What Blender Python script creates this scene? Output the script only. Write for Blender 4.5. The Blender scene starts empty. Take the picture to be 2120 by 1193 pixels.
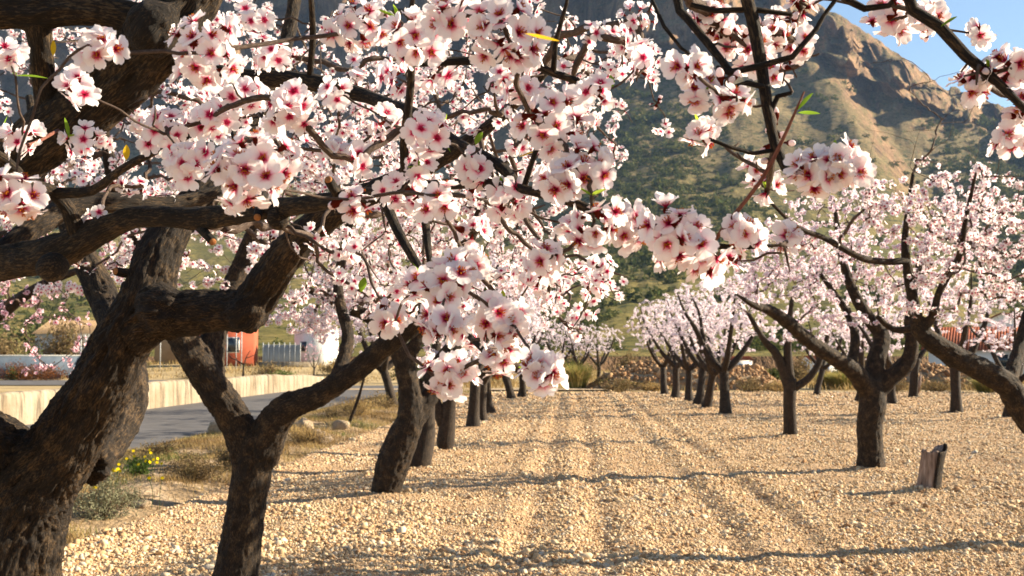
import bpy, math
import numpy as np
from mathutils import Vector

# ------------------------------------------------------------------ camera, world, sun, exposure
scene = bpy.context.scene
COL = scene.collection
FPX, CXP, CYP, HOR, EYE = 2400.0, 1060.0, 596.5, 735.0, 1.5
TH = math.atan((HOR - CYP) / FPX)
CT, ST = math.cos(TH), math.sin(TH)
cam_d = bpy.data.cameras.new('camera')
cam_d.sensor_width = 36.0
cam_d.lens = 36.0 * FPX / 2120.0
cam_d.clip_start, cam_d.clip_end = 0.05, 9000
cam_d.dof.use_dof = True
cam_d.dof.focus_distance = 2.3
cam_d.dof.aperture_fstop = 14.0
cam = bpy.data.objects.new('camera', cam_d)
COL.objects.link(cam)
cam.location = (0, 0, EYE)
cam.rotation_euler = (math.pi / 2 + TH, 0, 0)
scene.camera = cam

SUN_AZ, SUN_EL = math.radians(76), math.radians(24)      # azimuth measured from +Y towards +X
SUNV = Vector((math.sin(SUN_AZ) * math.cos(SUN_EL), math.cos(SUN_AZ) * math.cos(SUN_EL), math.sin(SUN_EL)))
world = bpy.data.worlds.new('World')
scene.world = world
world.use_nodes = True
wn = world.node_tree.nodes
sky = wn.new('ShaderNodeTexSky')
sky.sky_type = 'NISHITA'
sky.sun_disc = False
sky.sun_elevation = SUN_EL
sky.sun_rotation = SUN_AZ
sky.altitude = 400
sky.air_density, sky.dust_density, sky.ozone_density = 1.0, 0.05, 1.2
bg = wn['Background']
bg.inputs['Strength'].default_value = 0.05
world.node_tree.links.new(sky.outputs[0], bg.inputs['Color'])

sun_d = bpy.data.lights.new('sun', 'SUN')
sun_d.energy = 5.0
sun_d.angle = math.radians(0.5)
sun_d.color = (1.0, 0.86, 0.64)
sun = bpy.data.objects.new('sun', sun_d)
COL.objects.link(sun)
sun.location = (30, 10, 20)
sun.rotation_euler = SUNV.to_track_quat('Z', 'Y').to_euler()

vs = scene.view_settings
vs.view_transform, vs.look, vs.gamma, vs.exposure = 'Standard', 'None', 1.0, 1.82
vs.use_curve_mapping = False
scene.cycles.use_denoising = True
scene.cycles.max_bounces = 6
scene.cycles.diffuse_bounces = 3
scene.cycles.transmission_bounces = 4
scene.cycles.transparent_max_bounces = 4

# ------------------------------------------------------------------ helpers
def P(px, py, d):
    x = (px - CXP) / FPX * d
    y = (CYP - py) / FPX * d
    return np.array((x, d * CT - y * ST, EYE + d * ST + y * CT))

def G(px, py, z=0.0):
    c = (CYP - py) / FPX
    t = (z - EYE) / (ST + c * CT)
    return np.array(((px - CXP) / FPX * t, t * (CT - c * ST), z))

def hash3(ix, iy, iz, seed):
    h = (ix.astype(np.int64) * 374761393 + iy.astype(np.int64) * 668265263 + iz.astype(np.int64) * 2147483647 + seed * 974634777) & 0xFFFFFFFF
    h = ((h ^ (h >> 13)) * 1274126177) & 0xFFFFFFFF
    h = ((h ^ (h >> 16)) * 2246822519) & 0xFFFFFFFF
    return ((h ^ (h >> 15)) & 0xFFFFFF) / float(0xFFFFFF)

def vnoise(p, seed=0):
    p = np.asarray(p, float)
    i = np.floor(p)
    f = p - i
    f = f * f * (3 - 2 * f)
    i = i.astype(np.int64)
    r = 0
    for dx in (0, 1):
        wx = f[:, 0] if dx else 1 - f[:, 0]
        for dy in (0, 1):
            wy = f[:, 1] if dy else 1 - f[:, 1]
            for dz in (0, 1):
                wz = f[:, 2] if dz else 1 - f[:, 2]
                r = r + wx * wy * wz * hash3(i[:, 0] + dx, i[:, 1] + dy, i[:, 2] + dz, seed)
    return r

def fbm(p, seed=0, octaves=4, gain=0.5):
    p = np.asarray(p, float)
    a, s, t = 1.0, 0.0, 0.0
    for o in range(octaves):
        s = s + a * vnoise(p, seed + o * 17)
        t += a
        a *= gain
        p = p * 2.03 + 11.3
    return s / t

def xyz(x, y, z=None):
    x = np.asarray(x, float)
    y = np.broadcast_to(np.asarray(y, float), x.shape)
    z = np.zeros_like(x) if z is None else np.broadcast_to(np.asarray(z, float), x.shape)
    return np.stack([x.ravel(), y.ravel(), z.ravel()], 1)

def mk_mesh(name, V, quads=None, tris=None, attrs=None, mat=None, smooth=True, mats=None, midx=None):
    V = np.asarray(V, np.float32).reshape(-1, 3)
    Q = np.zeros((0, 4), np.int32) if quads is None or len(quads) == 0 else np.asarray(quads, np.int32)
    T = np.zeros((0, 3), np.int32) if tris is None or len(tris) == 0 else np.asarray(tris, np.int32)
    me = bpy.data.meshes.new(name)
    me.vertices.add(len(V))
    me.vertices.foreach_set('co', V.ravel())
    me.loops.add(len(Q) * 4 + len(T) * 3)
    me.loops.foreach_set('vertex_index', np.concatenate([Q.ravel(), T.ravel()]))
    me.polygons.add(len(Q) + len(T))
    me.polygons.foreach_set('loop_start', np.concatenate([np.arange(len(Q)) * 4, len(Q) * 4 + np.arange(len(T)) * 3]).astype(np.int32))
    if midx is not None:
        me.polygons.foreach_set('material_index', np.asarray(midx, np.int32))
    me.update(calc_edges=True)
    if smooth:
        me.polygons.foreach_set('use_smooth', np.ones(len(me.polygons), bool))
    for k, a in (attrs or {}).items():
        a = np.asarray(a, np.float32)
        if a.ndim == 1:
            at = me.attributes.new(k, 'FLOAT', 'POINT')
            at.data.foreach_set('value', a)
        else:
            at = me.attributes.new(k, 'FLOAT_VECTOR', 'POINT')
            at.data.foreach_set('vector', a.ravel())
    for m in (mats or ([mat] if mat else [])):
        me.materials.append(m)
    return me

def link(name, data, parent=None, loc=None):
    o = bpy.data.objects.new(name, data)
    COL.objects.link(o)
    if parent is not None:
        o.parent = parent
    if loc is not None:
        o.location = loc
    return o

def tag(o, label=None, cat=None, group=None, kind=None):
    for k, v in (('label', label), ('category', cat), ('group', group), ('kind', kind)):
        if v:
            o[k] = v
    return o

def thing(name, loc, label, cat, group=None, rz=0.0):
    o = link(name, None, None, tuple(float(v) for v in loc))
    o.rotation_euler.z = rz
    o.empty_display_size = 0.2
    return tag(o, label, cat, group)

class Geo:
    """collects vertices, quads, tris and per-vertex vectors"""
    def __init__(s):
        s.V, s.Q, s.T, s.A, s.n = [], [], [], [], 0
    def add(s, V, Q=None, T=None, A=None):
        V = np.asarray(V, float)
        s.V.append(V)
        if Q is not None and len(Q):
            s.Q.append(np.asarray(Q) + s.n)
        if T is not None and len(T):
            s.T.append(np.asarray(T) + s.n)
        s.A.append(np.zeros((len(V), 3)) if A is None else np.asarray(A, float))
        s.n += len(V)
    def mesh(s, name, mat=None, attr=None, origin=None, smooth=True, mats=None, midx=None):
        V = np.concatenate(s.V) if s.V else np.zeros((0, 3))
        if origin is not None:
            V = V - np.asarray(origin)
        return mk_mesh(name, V, np.concatenate(s.Q) if s.Q else None, np.concatenate(s.T) if s.T else None,
                       {attr: np.concatenate(s.A)} if attr else None, mat, smooth, mats, midx)

def box(g, x0, x1, y0, y1, z0, z1):
    V = [(x, y, z) for z in (z0, z1) for y in (y0, y1) for x in (x0, x1)]
    g.add(V, [(0, 2, 3, 1), (4, 5, 7, 6), (0, 1, 5, 4), (2, 6, 7, 3), (0, 4, 6, 2), (1, 3, 7, 5)])

def box_mesh(name, x0, x1, y0, y1, z0, z1, mat, smooth=False):
    g = Geo()
    box(g, x0, x1, y0, y1, z0, z1)
    return g.mesh(name, mat, smooth=smooth)

def spline(pts, step):
    """Catmull-Rom through rows of pts (any number of columns; first three are position)"""
    p = np.asarray(pts, float)
    if len(p) < 2:
        return p
    q = np.vstack([2 * p[0] - p[1], p, 2 * p[-1] - p[-2]])
    out = []
    for i in range(1, len(q) - 2):
        a, b, c, d = q[i - 1], q[i], q[i + 1], q[i + 2]
        n = max(1, int(math.ceil(np.linalg.norm((c - b)[:3]) / step)))
        t = (np.arange(n) / n)[:, None]
        out.append(0.5 * (2 * b + (c - a) * t + (2 * a - 5 * b + 4 * c - d) * t ** 2 + (3 * b - 3 * c + d - a) * t ** 3))
    out.append(p[-1:])
    return np.concatenate(out)

def frames(pts):
    t = np.gradient(pts, axis=0)
    t /= np.linalg.norm(t, axis=1, keepdims=True) + 1e-12
    a = np.array((1.0, 0, 0)) if abs(t[0][0]) < 0.8 else np.array((0, 1.0, 0))
    n = np.zeros_like(pts)
    v = a - t[0] * a.dot(t[0])
    v /= np.linalg.norm(v)
    n[0] = v
    for i in range(1, len(pts)):
        v = n[i - 1] - t[i] * n[i - 1].dot(t[i])
        n[i] = v / (np.linalg.norm(v) + 1e-12)
    return t, n, np.cross(t, n)

def tube(g, pts, rad, sides, bump=0.0, seed=0, s0=0.0):
    pts = np.asarray(pts, float)
    rad = np.asarray(rad, float)
    N = len(pts)
    t, n, b = frames(pts)
    ang = np.arange(sides) / sides * 2 * math.pi
    c, s = np.cos(ang), np.sin(ang)
    seg = np.concatenate([[0], np.cumsum(np.linalg.norm(np.diff(pts, axis=0), axis=1))]) + s0
    dirs = n[:, None, :] * c[None, :, None] + b[:, None, :] * s[None, :, None]
    R = np.repeat(rad[:, None], sides, 1)
    bk = np.stack([c[None, :] * R, s[None, :] * R, np.repeat(seg[:, None], sides, 1)], -1)
    if bump:
        k = np.stack([np.repeat(c[None, :], N, 0) * 1.6, np.repeat(s[None, :], N, 0) * 1.6, np.repeat(seg[:, None], sides, 1) / (rad.mean() * 4 + 1e-6)], -1).reshape(-1, 3)
        R = R * (1 + bump * (vnoise(k + seed * 3.7, seed).reshape(N, sides) - 0.5) * 2)
    V = (pts[:, None, :] + dirs * R[..., None]).reshape(-1, 3)
    i, j = np.meshgrid(np.arange(N - 1), np.arange(sides), indexing='ij')
    j2 = (j + 1) % sides
    Q = np.stack([i * sides + j, i * sides + j2, (i + 1) * sides + j2, (i + 1) * sides + j], -1).reshape(-1, 4)
    V = np.vstack([V, pts[:1], pts[-1:]])
    k = np.arange(sides)
    k2 = (k + 1) % sides
    T = np.vstack([np.stack([np.full(sides, N * sides), k2, k], 1),
                   np.stack([np.full(sides, N * sides + 1), (N - 1) * sides + k, (N - 1) * sides + k2], 1)])
    A = np.vstack([bk.reshape(-1, 3), [(0, 0, seg[0])], [(0, 0, seg[-1])]])
    g.add(V, Q, T, A)

# ------------------------------------------------------------------ materials
def new_mat(name):
    m = bpy.data.materials.new(name)
    m.use_nodes = True
    nt = m.node_tree
    b = nt.nodes['Principled BSDF']
    return m, nt, b

def node(nt, typ, **kw):
    n = nt.nodes.new(typ)
    for k, v in kw.items():
        if k.startswith('in_'):
            key = k[3:]
            key = int(key) if key.isdigit() else key
            n.inputs[key].default_value = v
        else:
            setattr(n, k, v)
    return n

def ramp(nt, stops, fac=None):
    r = nt.nodes.new('ShaderNodeValToRGB')
    e = r.color_ramp.elements
    while len(e) < len(stops):
        e.new(0.5)
    for el, (p, c) in zip(e, stops):
        el.position = p
        el.color = (*c, 1) if len(c) == 3 else c
    if fac is not None:
        nt.links.new(fac, r.inputs[0])
    return r

def noise_mat(name, stops, scale=6.0, rough=0.9, bump=0.3, bump_scale=30.0, bump_dist=0.02, coord='Object', detail=6.0, stretch=None, spec=0.2, attr=None):
    m, nt, b = new_mat(name)
    L = nt.links
    if attr:
        tc = node(nt, 'ShaderNodeAttribute', attribute_name=attr)
        vec = tc.outputs['Vector']
    else:
        tc = node(nt, 'ShaderNodeTexCoord')
        vec = tc.outputs[coord]
    if stretch:
        mp = node(nt, 'ShaderNodeMapping')
        mp.inputs['Scale'].default_value = stretch
        L.new(vec, mp.inputs[0])
        vec = mp.outputs[0]
    n1 = node(nt, 'ShaderNodeTexNoise', in_Scale=scale, in_Detail=detail)
    L.new(vec, n1.inputs['Vector'])
    r = ramp(nt, stops, n1.outputs[0])
    L.new(r.outputs[0], b.inputs['Base Color'])
    b.inputs['Roughness'].default_value = rough
    b.inputs['Specular IOR Level'].default_value = spec
    if bump:
        n2 = node(nt, 'ShaderNodeTexNoise', in_Scale=bump_scale, in_Detail=5.0)
        L.new(vec, n2.inputs['Vector'])
        bp = node(nt, 'ShaderNodeBump', in_Strength=bump, in_Distance=bump_dist)
        L.new(n2.outputs[0], bp.inputs['Height'])
        L.new(bp.outputs[0], b.inputs['Normal'])
    return m

def plain(name, col, rough=0.8, spec=0.3):
    return noise_mat(name, [(0.3, tuple(c * 0.86 for c in col)), (0.7, tuple(min(1, c * 1.1) for c in col))], 9.0, rough, 0.15, 60.0, 0.005, spec=spec)

def bark_mat(name, dark, mid, light, scale=1.0, bump=0.9):
    """bark in the branch's own frame (around, around, along): long cracked plates"""
    m, nt, b = new_mat(name)
    L = nt.links
    at = node(nt, 'ShaderNodeAttribute', attribute_name='bk')
    mp = node(nt, 'ShaderNodeMapping')
    mp.inputs['Scale'].default_value = (scale, scale, 0.22 * scale)
    L.new(at.outputs['Vector'], mp.inputs[0])
    n1 = node(nt, 'ShaderNodeTexNoise', in_Scale=120.0, in_Detail=9.0, in_Roughness=0.72, in_Distortion=0.9)
    L.new(mp.outputs[0], n1.inputs['Vector'])
    n3 = node(nt, 'ShaderNodeTexNoise', in_Scale=14.0, in_Detail=5.0, in_Roughness=0.6)
    L.new(at.outputs['Vector'], n3.inputs['Vector'])
    wv = node(nt, 'ShaderNodeVectorMath', operation='MULTIPLY_ADD')
    wv.inputs[1].default_value = (0.02, 0.02, 0.02)
    L.new(n3.outputs['Color'], wv.inputs[0])
    L.new(mp.outputs[0], wv.inputs[2])
    vo = node(nt, 'ShaderNodeTexVoronoi', feature='DISTANCE_TO_EDGE', in_Scale=58.0)
    L.new(wv.outputs[0], vo.inputs['Vector'])
    cr = node(nt, 'ShaderNodeMath', operation='MINIMUM', in_1=0.22)
    L.new(vo.outputs['Distance'], cr.inputs[0])
    hgt = node(nt, 'ShaderNodeMath', operation='MULTIPLY_ADD', in_1=0.9)
    L.new(cr.outputs[0], hgt.inputs[0])
    L.new(n1.outputs[0], hgt.inputs[2])                       # 0.3 .. 1.1
    n4 = node(nt, 'ShaderNodeTexNoise', in_Scale=260.0, in_Detail=6.0, in_Roughness=0.7)
    L.new(mp.outputs[0], n4.inputs['Vector'])
    big = node(nt, 'ShaderNodeMath', operation='MULTIPLY_ADD', in_1=0.35)
    L.new(n3.outputs[0], big.inputs[0])
    sc = node(nt, 'ShaderNodeMath', operation='MULTIPLY', in_1=0.65)
    L.new(n4.outputs[0], sc.inputs[0])
    L.new(sc.outputs[0], big.inputs[2])
    r = ramp(nt, [(0.36, dark), (0.50, mid), (0.66, light)], big.outputs[0])
    L.new(r.outputs[0], b.inputs['Base Color'])
    b.inputs['Roughness'].default_value = 0.85
    b.inputs['Specular IOR Level'].default_value = 0.3
    bp = node(nt, 'ShaderNodeBump', in_Strength=bump, in_Distance=0.012)
    L.new(hgt.outputs[0], bp.inputs['Height'])
    L.new(bp.outputs[0], b.inputs['Normal'])
    return m

M = {}
HAZE = 0.00005
M['bark'] = bark_mat('bark', (0.006, 0.004, 0.003), (0.0165, 0.0105, 0.0065), (0.14, 0.087, 0.042), 1.0, 1.0)
M['bark_far'] = bark_mat('bark_distant', (0.010, 0.007, 0.005), (0.027, 0.018, 0.0115), (0.085, 0.056, 0.034), 0.6, 0.8)
M['twig'] = bark_mat('twig_bark', (0.035, 0.022, 0.016), (0.085, 0.056, 0.042), (0.20, 0.15, 0.115), 2.0, 0.6)
M['shoot'] = bark_mat('red_shoot_bark', (0.09, 0.028, 0.018), (0.17, 0.06, 0.04), (0.25, 0.11, 0.07), 2.0, 0.4)
M['cut'] = noise_mat('fresh_cut_wood', [(0.3, (0.20, 0.075, 0.025)), (0.7, (0.36, 0.16, 0.055))], 60, 0.8, 0.3, 120, 0.004)

def petal_mat(name, edge, mid, trans):
    m, nt, b = new_mat(name)
    L = nt.links
    nt.nodes.remove(b)
    at = node(nt, 'ShaderNodeAttribute', attribute_name='fc')   # x along petal, y tint, z part (0 petal, 1 stamen filament, 2 anther, 3 calyx)
    sp = node(nt, 'ShaderNodeSeparateXYZ')
    L.new(at.outputs['Vector'], sp.inputs[0])
    tc = node(nt, 'ShaderNodeTexCoord')
    nz = node(nt, 'ShaderNodeTexNoise', in_Scale=260.0, in_Detail=3.0)
    L.new(tc.outputs['Object'], nz.inputs['Vector'])
    ma = node(nt, 'ShaderNodeMath', operation='MULTIPLY_ADD', in_1=0.22, in_2=-0.11)
    L.new(nz.outputs[0], ma.inputs[0])
    ad = node(nt, 'ShaderNodeMath', operation='ADD')
    L.new(ma.outputs[0], ad.inputs[0])
    L.new(sp.outputs[0], ad.inputs[1])
    deep = ramp(nt, [(0.02, (0.34, 0.006, 0.035)), (0.19, (0.62, 0.03, 0.13)), (0.30, (0.88, 0.42, 0.52)), (0.44, mid), (0.72, edge)], ad.outputs[0])
    pale = ramp(nt, [(0.02, (0.42, 0.012, 0.05)), (0.14, (0.70, 0.07, 0.18)), (0.22, (0.92, 0.60, 0.65)), (0.34, mid), (0.6, edge)], ad.outputs[0])
    mix = node(nt, 'ShaderNodeMix', data_type='RGBA')
    L.new(sp.outputs[1], mix.inputs[0])
    L.new(deep.outputs[0], mix.inputs[6])
    L.new(pale.outputs[0], mix.inputs[7])
    part = ramp(nt, [(0.0, (0, 0, 0)), (0.2, (0.55, 0.03, 0.10)), (0.55, (0.62, 0.22, 0.03)), (0.9, (0.14, 0.022, 0.014))])
    part.color_ramp.interpolation = 'CONSTANT'
    dv = node(nt, 'ShaderNodeMath', operation='DIVIDE', in_1=3.2)
    L.new(sp.outputs[2], dv.inputs[0])
    L.new(dv.outputs[0], part.inputs[0])
    gt = node(nt, 'ShaderNodeMath', operation='GREATER_THAN', in_1=0.5)
    L.new(sp.outputs[2], gt.inputs[0])
    m2 = node(nt, 'ShaderNodeMix', data_type='RGBA')
    L.new(gt.outputs[0], m2.inputs[0])
    L.new(mix.outputs[2], m2.inputs[6])
    L.new(part.outputs[0], m2.inputs[7])
    df = node(nt, 'ShaderNodeBsdfDiffuse')
    tr = node(nt, 'ShaderNodeBsdfTranslucent')
    L.new(m2.outputs[2], df.inputs[0])
    L.new(m2.outputs[2], tr.inputs[0])
    ms = node(nt, 'ShaderNodeMixShader', in_0=trans)
    L.new(df.outputs[0], ms.inputs[1])
    L.new(tr.outputs[0], ms.inputs[2])
    L.new(ms.outputs[0], nt.nodes['Material Output'].inputs[0])
    return m
M['petal'] = petal_mat('almond_petal', (0.935, 0.885, 0.885), (0.935, 0.785, 0.80), 0.48)
M['petal_pink'] = petal_mat('pink_almond_petal', (0.86, 0.62, 0.68), (0.85, 0.50, 0.58), 0.46)
M['petal_far'] = petal_mat('distant_almond_petal', (0.915, 0.85, 0.90), (0.90, 0.77, 0.85), 0.46)

def leaf_mat(name, stops, trans=0.4):
    m, nt, b = new_mat(name)
    L = nt.links
    nt.nodes.remove(b)
    at = node(nt, 'ShaderNodeAttribute', attribute_name='fc')
    sp = node(nt, 'ShaderNodeSeparateXYZ')
    L.new(at.outputs['Vector'], sp.inputs[0])
    r = ramp(nt, stops, sp.outputs[1])
    df = node(nt, 'ShaderNodeBsdfDiffuse')
    tr = node(nt, 'ShaderNodeBsdfTranslucent')
    L.new(r.outputs[0], df.inputs[0])
    L.new(r.outputs[0], tr.inputs[0])
    ms = node(nt, 'ShaderNodeMixShader', in_0=trans)
    L.new(df.outputs[0], ms.inputs[1])
    L.new(tr.outputs[0], ms.inputs[2])
    L.new(ms.outputs[0], nt.nodes['Material Output'].inputs[0])
    return m
M['leaf'] = leaf_mat('young_leaf', [(0.0, (0.16, 0.30, 0.03)), (1.0, (0.34, 0.46, 0.05))], 0.5)
M['leaf_yellow'] = leaf_mat('yellow_leaf', [(0.0, (0.65, 0.36, 0.02)), (1.0, (0.75, 0.50, 0.03))], 0.5)
M['dry'] = leaf_mat('dry_grass', [(0.0, (0.20, 0.13, 0.06)), (0.5, (0.36, 0.25, 0.11)), (0.85, (0.46, 0.34, 0.15)), (1.0, (0.16, 0.17, 0.06))], 0.3)
M['green'] = leaf_mat('green_weed', [(0.0, (0.05, 0.09, 0.02)), (1.0, (0.14, 0.19, 0.05))], 0.3)
M['sage'] = leaf_mat('sage_shrub', [(0.0, (0.13, 0.13, 0.08)), (1.0, (0.30, 0.29, 0.18))], 0.25)
M['brush'] = leaf_mat('brown_brush', [(0.0, (0.11, 0.075, 0.04)), (0.6, (0.24, 0.17, 0.085)), (1.0, (0.17, 0.17, 0.07))], 0.25)
M['rust'] = leaf_mat('rusty_brush', [(0.0, (0.07, 0.025, 0.01)), (1.0, (0.22, 0.085, 0.03))], 0.25)
M['scrub'] = leaf_mat('hill_scrub', [(0.0, (0.045, 0.06, 0.02)), (0.6, (0.095, 0.105, 0.035)), (1.0, (0.18, 0.165, 0.065))], 0.2)
M['esparto'] = leaf_mat('esparto_grass', [(0.0, (0.15, 0.17, 0.045)), (0.5, (0.30, 0.27, 0.09)), (1.0, (0.48, 0.35, 0.14))], 0.3)
M['yellow'] = leaf_mat('yellow_flower', [(0.0, (0.80, 0.58, 0.01)), (1.0, (0.85, 0.66, 0.02))], 0.3)

def stone_mat(name, stops):
    m, nt, b = new_mat(name)
    L = nt.links
    oi = node(nt, 'ShaderNodeObjectInfo')
    tc = node(nt, 'ShaderNodeTexCoord')
    nz = node(nt, 'ShaderNodeTexNoise', in_Scale=2.2, in_Detail=5.0)
    L.new(tc.outputs['Object'], nz.inputs['Vector'])
    ma = node(nt, 'ShaderNodeMath', operation='MULTIPLY_ADD', in_1=0.5, in_2=-0.25)
    L.new(nz.outputs[0], ma.inputs[0])
    ad = node(nt, 'ShaderNodeMath', operation='ADD')
    L.new(ma.outputs[0], ad.inputs[0])
    L.new(oi.outputs['Random'], ad.inputs[1])
    r = ramp(nt, stops, ad.outputs[0])
    L.new(r.outputs[0], b.inputs['Base Color'])
    b.inputs['Roughness'].default_value = 0.92
    b.inputs['Specular IOR Level'].default_value = 0.15
    return m
M['gravel'] = stone_mat('field_gravel', [(0.0, (0.27, 0.145, 0.068)), (0.2, (0.44, 0.285, 0.15)), (0.6, (0.57, 0.415, 0.24)), (0.88, (0.64, 0.51, 0.34)), (1.0, (0.46, 0.41, 0.34))])
M['rubble'] = stone_mat('orange_rubble', [(0.0, (0.19, 0.10, 0.05)), (0.5, (0.36, 0.21, 0.10)), (1.0, (0.46, 0.30, 0.17))])
M['soil'] = noise_mat('field_soil', [(0.3, (0.30, 0.18, 0.095)), (0.5, (0.42, 0.275, 0.155)), (0.7, (0.50, 0.35, 0.21))], 3.0, 0.95, 0.9, 22.0, 0.06, detail=9)
M['ground'] = noise_mat('dry_ground', [(0.3, (0.24, 0.17, 0.085)), (0.5, (0.38, 0.28, 0.14)), (0.7, (0.45, 0.34, 0.18))], 0.5, 0.95, 0.5, 5.0, 0.1, detail=9)
M['verge'] = noise_mat('verge_soil', [(0.3, (0.17, 0.12, 0.07)), (0.5, (0.30, 0.21, 0.12)), (0.7, (0.42, 0.31, 0.20))], 2.5, 0.95, 0.9, 18.0, 0.06, detail=9)
M['asphalt'] = noise_mat('asphalt', [(0.3, (0.085, 0.080, 0.080)), (0.7, (0.145, 0.135, 0.13))], 2.0, 0.85, 0.4, 90.0, 0.01, detail=9)
M['rock'] = noise_mat('pale_rock', [(0.3, (0.30, 0.21, 0.13)), (0.6, (0.46, 0.35, 0.23)), (0.8, (0.52, 0.44, 0.34))], 5.0, 0.9, 0.7, 14.0, 0.05)
M['dark_rock'] = noise_mat('grey_rock', [(0.3, (0.13, 0.10, 0.075)), (0.7, (0.30, 0.23, 0.16))], 5.0, 0.9, 0.7, 14.0, 0.05)
M['white'] = noise_mat('white_render', [(0.3, (0.68, 0.66, 0.62)), (0.7, (0.80, 0.79, 0.76))], 1.5, 0.85, 0.2, 30, 0.01)
M['red_wall'] = noise_mat('red_render', [(0.3, (0.30, 0.065, 0.032)), (0.7, (0.38, 0.10, 0.05))], 1.5, 0.85, 0.2, 30, 0.01)
M['blue_wall'] = noise_mat('blue_grey_render', [(0.3, (0.075, 0.10, 0.14)), (0.7, (0.12, 0.15, 0.19))], 1.5, 0.85, 0.2, 30, 0.01)
M['grey_panel'] = plain('grey_panel', (0.45, 0.45, 0.43), 0.7)
M['tile'] = noise_mat('roof_tile', [(0.3, (0.16, 0.04, 0.022)), (0.7, (0.27, 0.08, 0.035))], 3.0, 0.9, 0.3, 30, 0.02)
M['tan_wall'] = noise_mat('tan_render', [(0.3, (0.26, 0.17, 0.095)), (0.7, (0.34, 0.235, 0.135))], 1.5, 0.85, 0.2, 30, 0.01)
M['metal'] = plain('galvanised_metal', (0.42, 0.43, 0.42), 0.45, 0.5)
M['dark_glass'] = plain('dark_window_glass', (0.03, 0.04, 0.05), 0.15, 0.6)
M['blue_door'] = plain('blue_paint', (0.05, 0.10, 0.22), 0.6)
M['dead_wood'] = noise_mat('dead_wood', [(0.3, (0.09, 0.06, 0.045)), (0.55, (0.26, 0.19, 0.15)), (0.75, (0.42, 0.34, 0.28))], 40.0, 0.9, 0.8, 90.0, 0.01, stretch=(1, 1, 0.12))

def plaster_mat():
    m, nt, b = new_mat('parapet_plaster')
    L = nt.links
    tc = node(nt, 'ShaderNodeTexCoord')
    mp = node(nt, 'ShaderNodeMapping')
    mp.inputs['Scale'].default_value = (1, 1, 0.10)
    L.new(tc.outputs['Object'], mp.inputs[0])
    n1 = node(nt, 'ShaderNodeTexNoise', in_Scale=5.5, in_Detail=7.0, in_Roughness=0.6)
    L.new(mp.outputs[0], n1.inputs['Vector'])
    r = ramp(nt, [(0.36, (0.10, 0.075, 0.05)), (0.45, (0.235, 0.19, 0.13)), (0.57, (0.305, 0.255, 0.185)), (0.72, (0.35, 0.305, 0.235))], n1.outputs[0])
    n3 = node(nt, 'ShaderNodeTexNoise', in_Scale=0.8, in_Detail=5.0)
    L.new(tc.outputs['Object'], n3.inputs['Vector'])
    r3 = ramp(nt, [(0.35, (0.72, 0.66, 0.58)), (0.6, (1, 1, 1))], n3.outputs[0])
    mx = node(nt, 'ShaderNodeMix', data_type='RGBA', blend_type='MULTIPLY')
    mx.inputs[0].default_value = 1.0
    L.new(r.outputs[0], mx.inputs[6])
    L.new(r3.outputs[0], mx.inputs[7])
    L.new(mx.outputs[2], b.inputs['Base Color'])
    b.inputs['Roughness'].default_value = 0.92
    n2 = node(nt, 'ShaderNodeTexNoise', in_Scale=7.0, in_Detail=7.0)
    L.new(tc.outputs['Object'], n2.inputs['Vector'])
    bp = node(nt, 'ShaderNodeBump', in_Strength=0.8, in_Distance=0.05)
    L.new(n2.outputs[0], bp.inputs['Height'])
    L.new(bp.outputs[0], b.inputs['Normal'])
    return m
M['plaster'] = plaster_mat()

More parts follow.
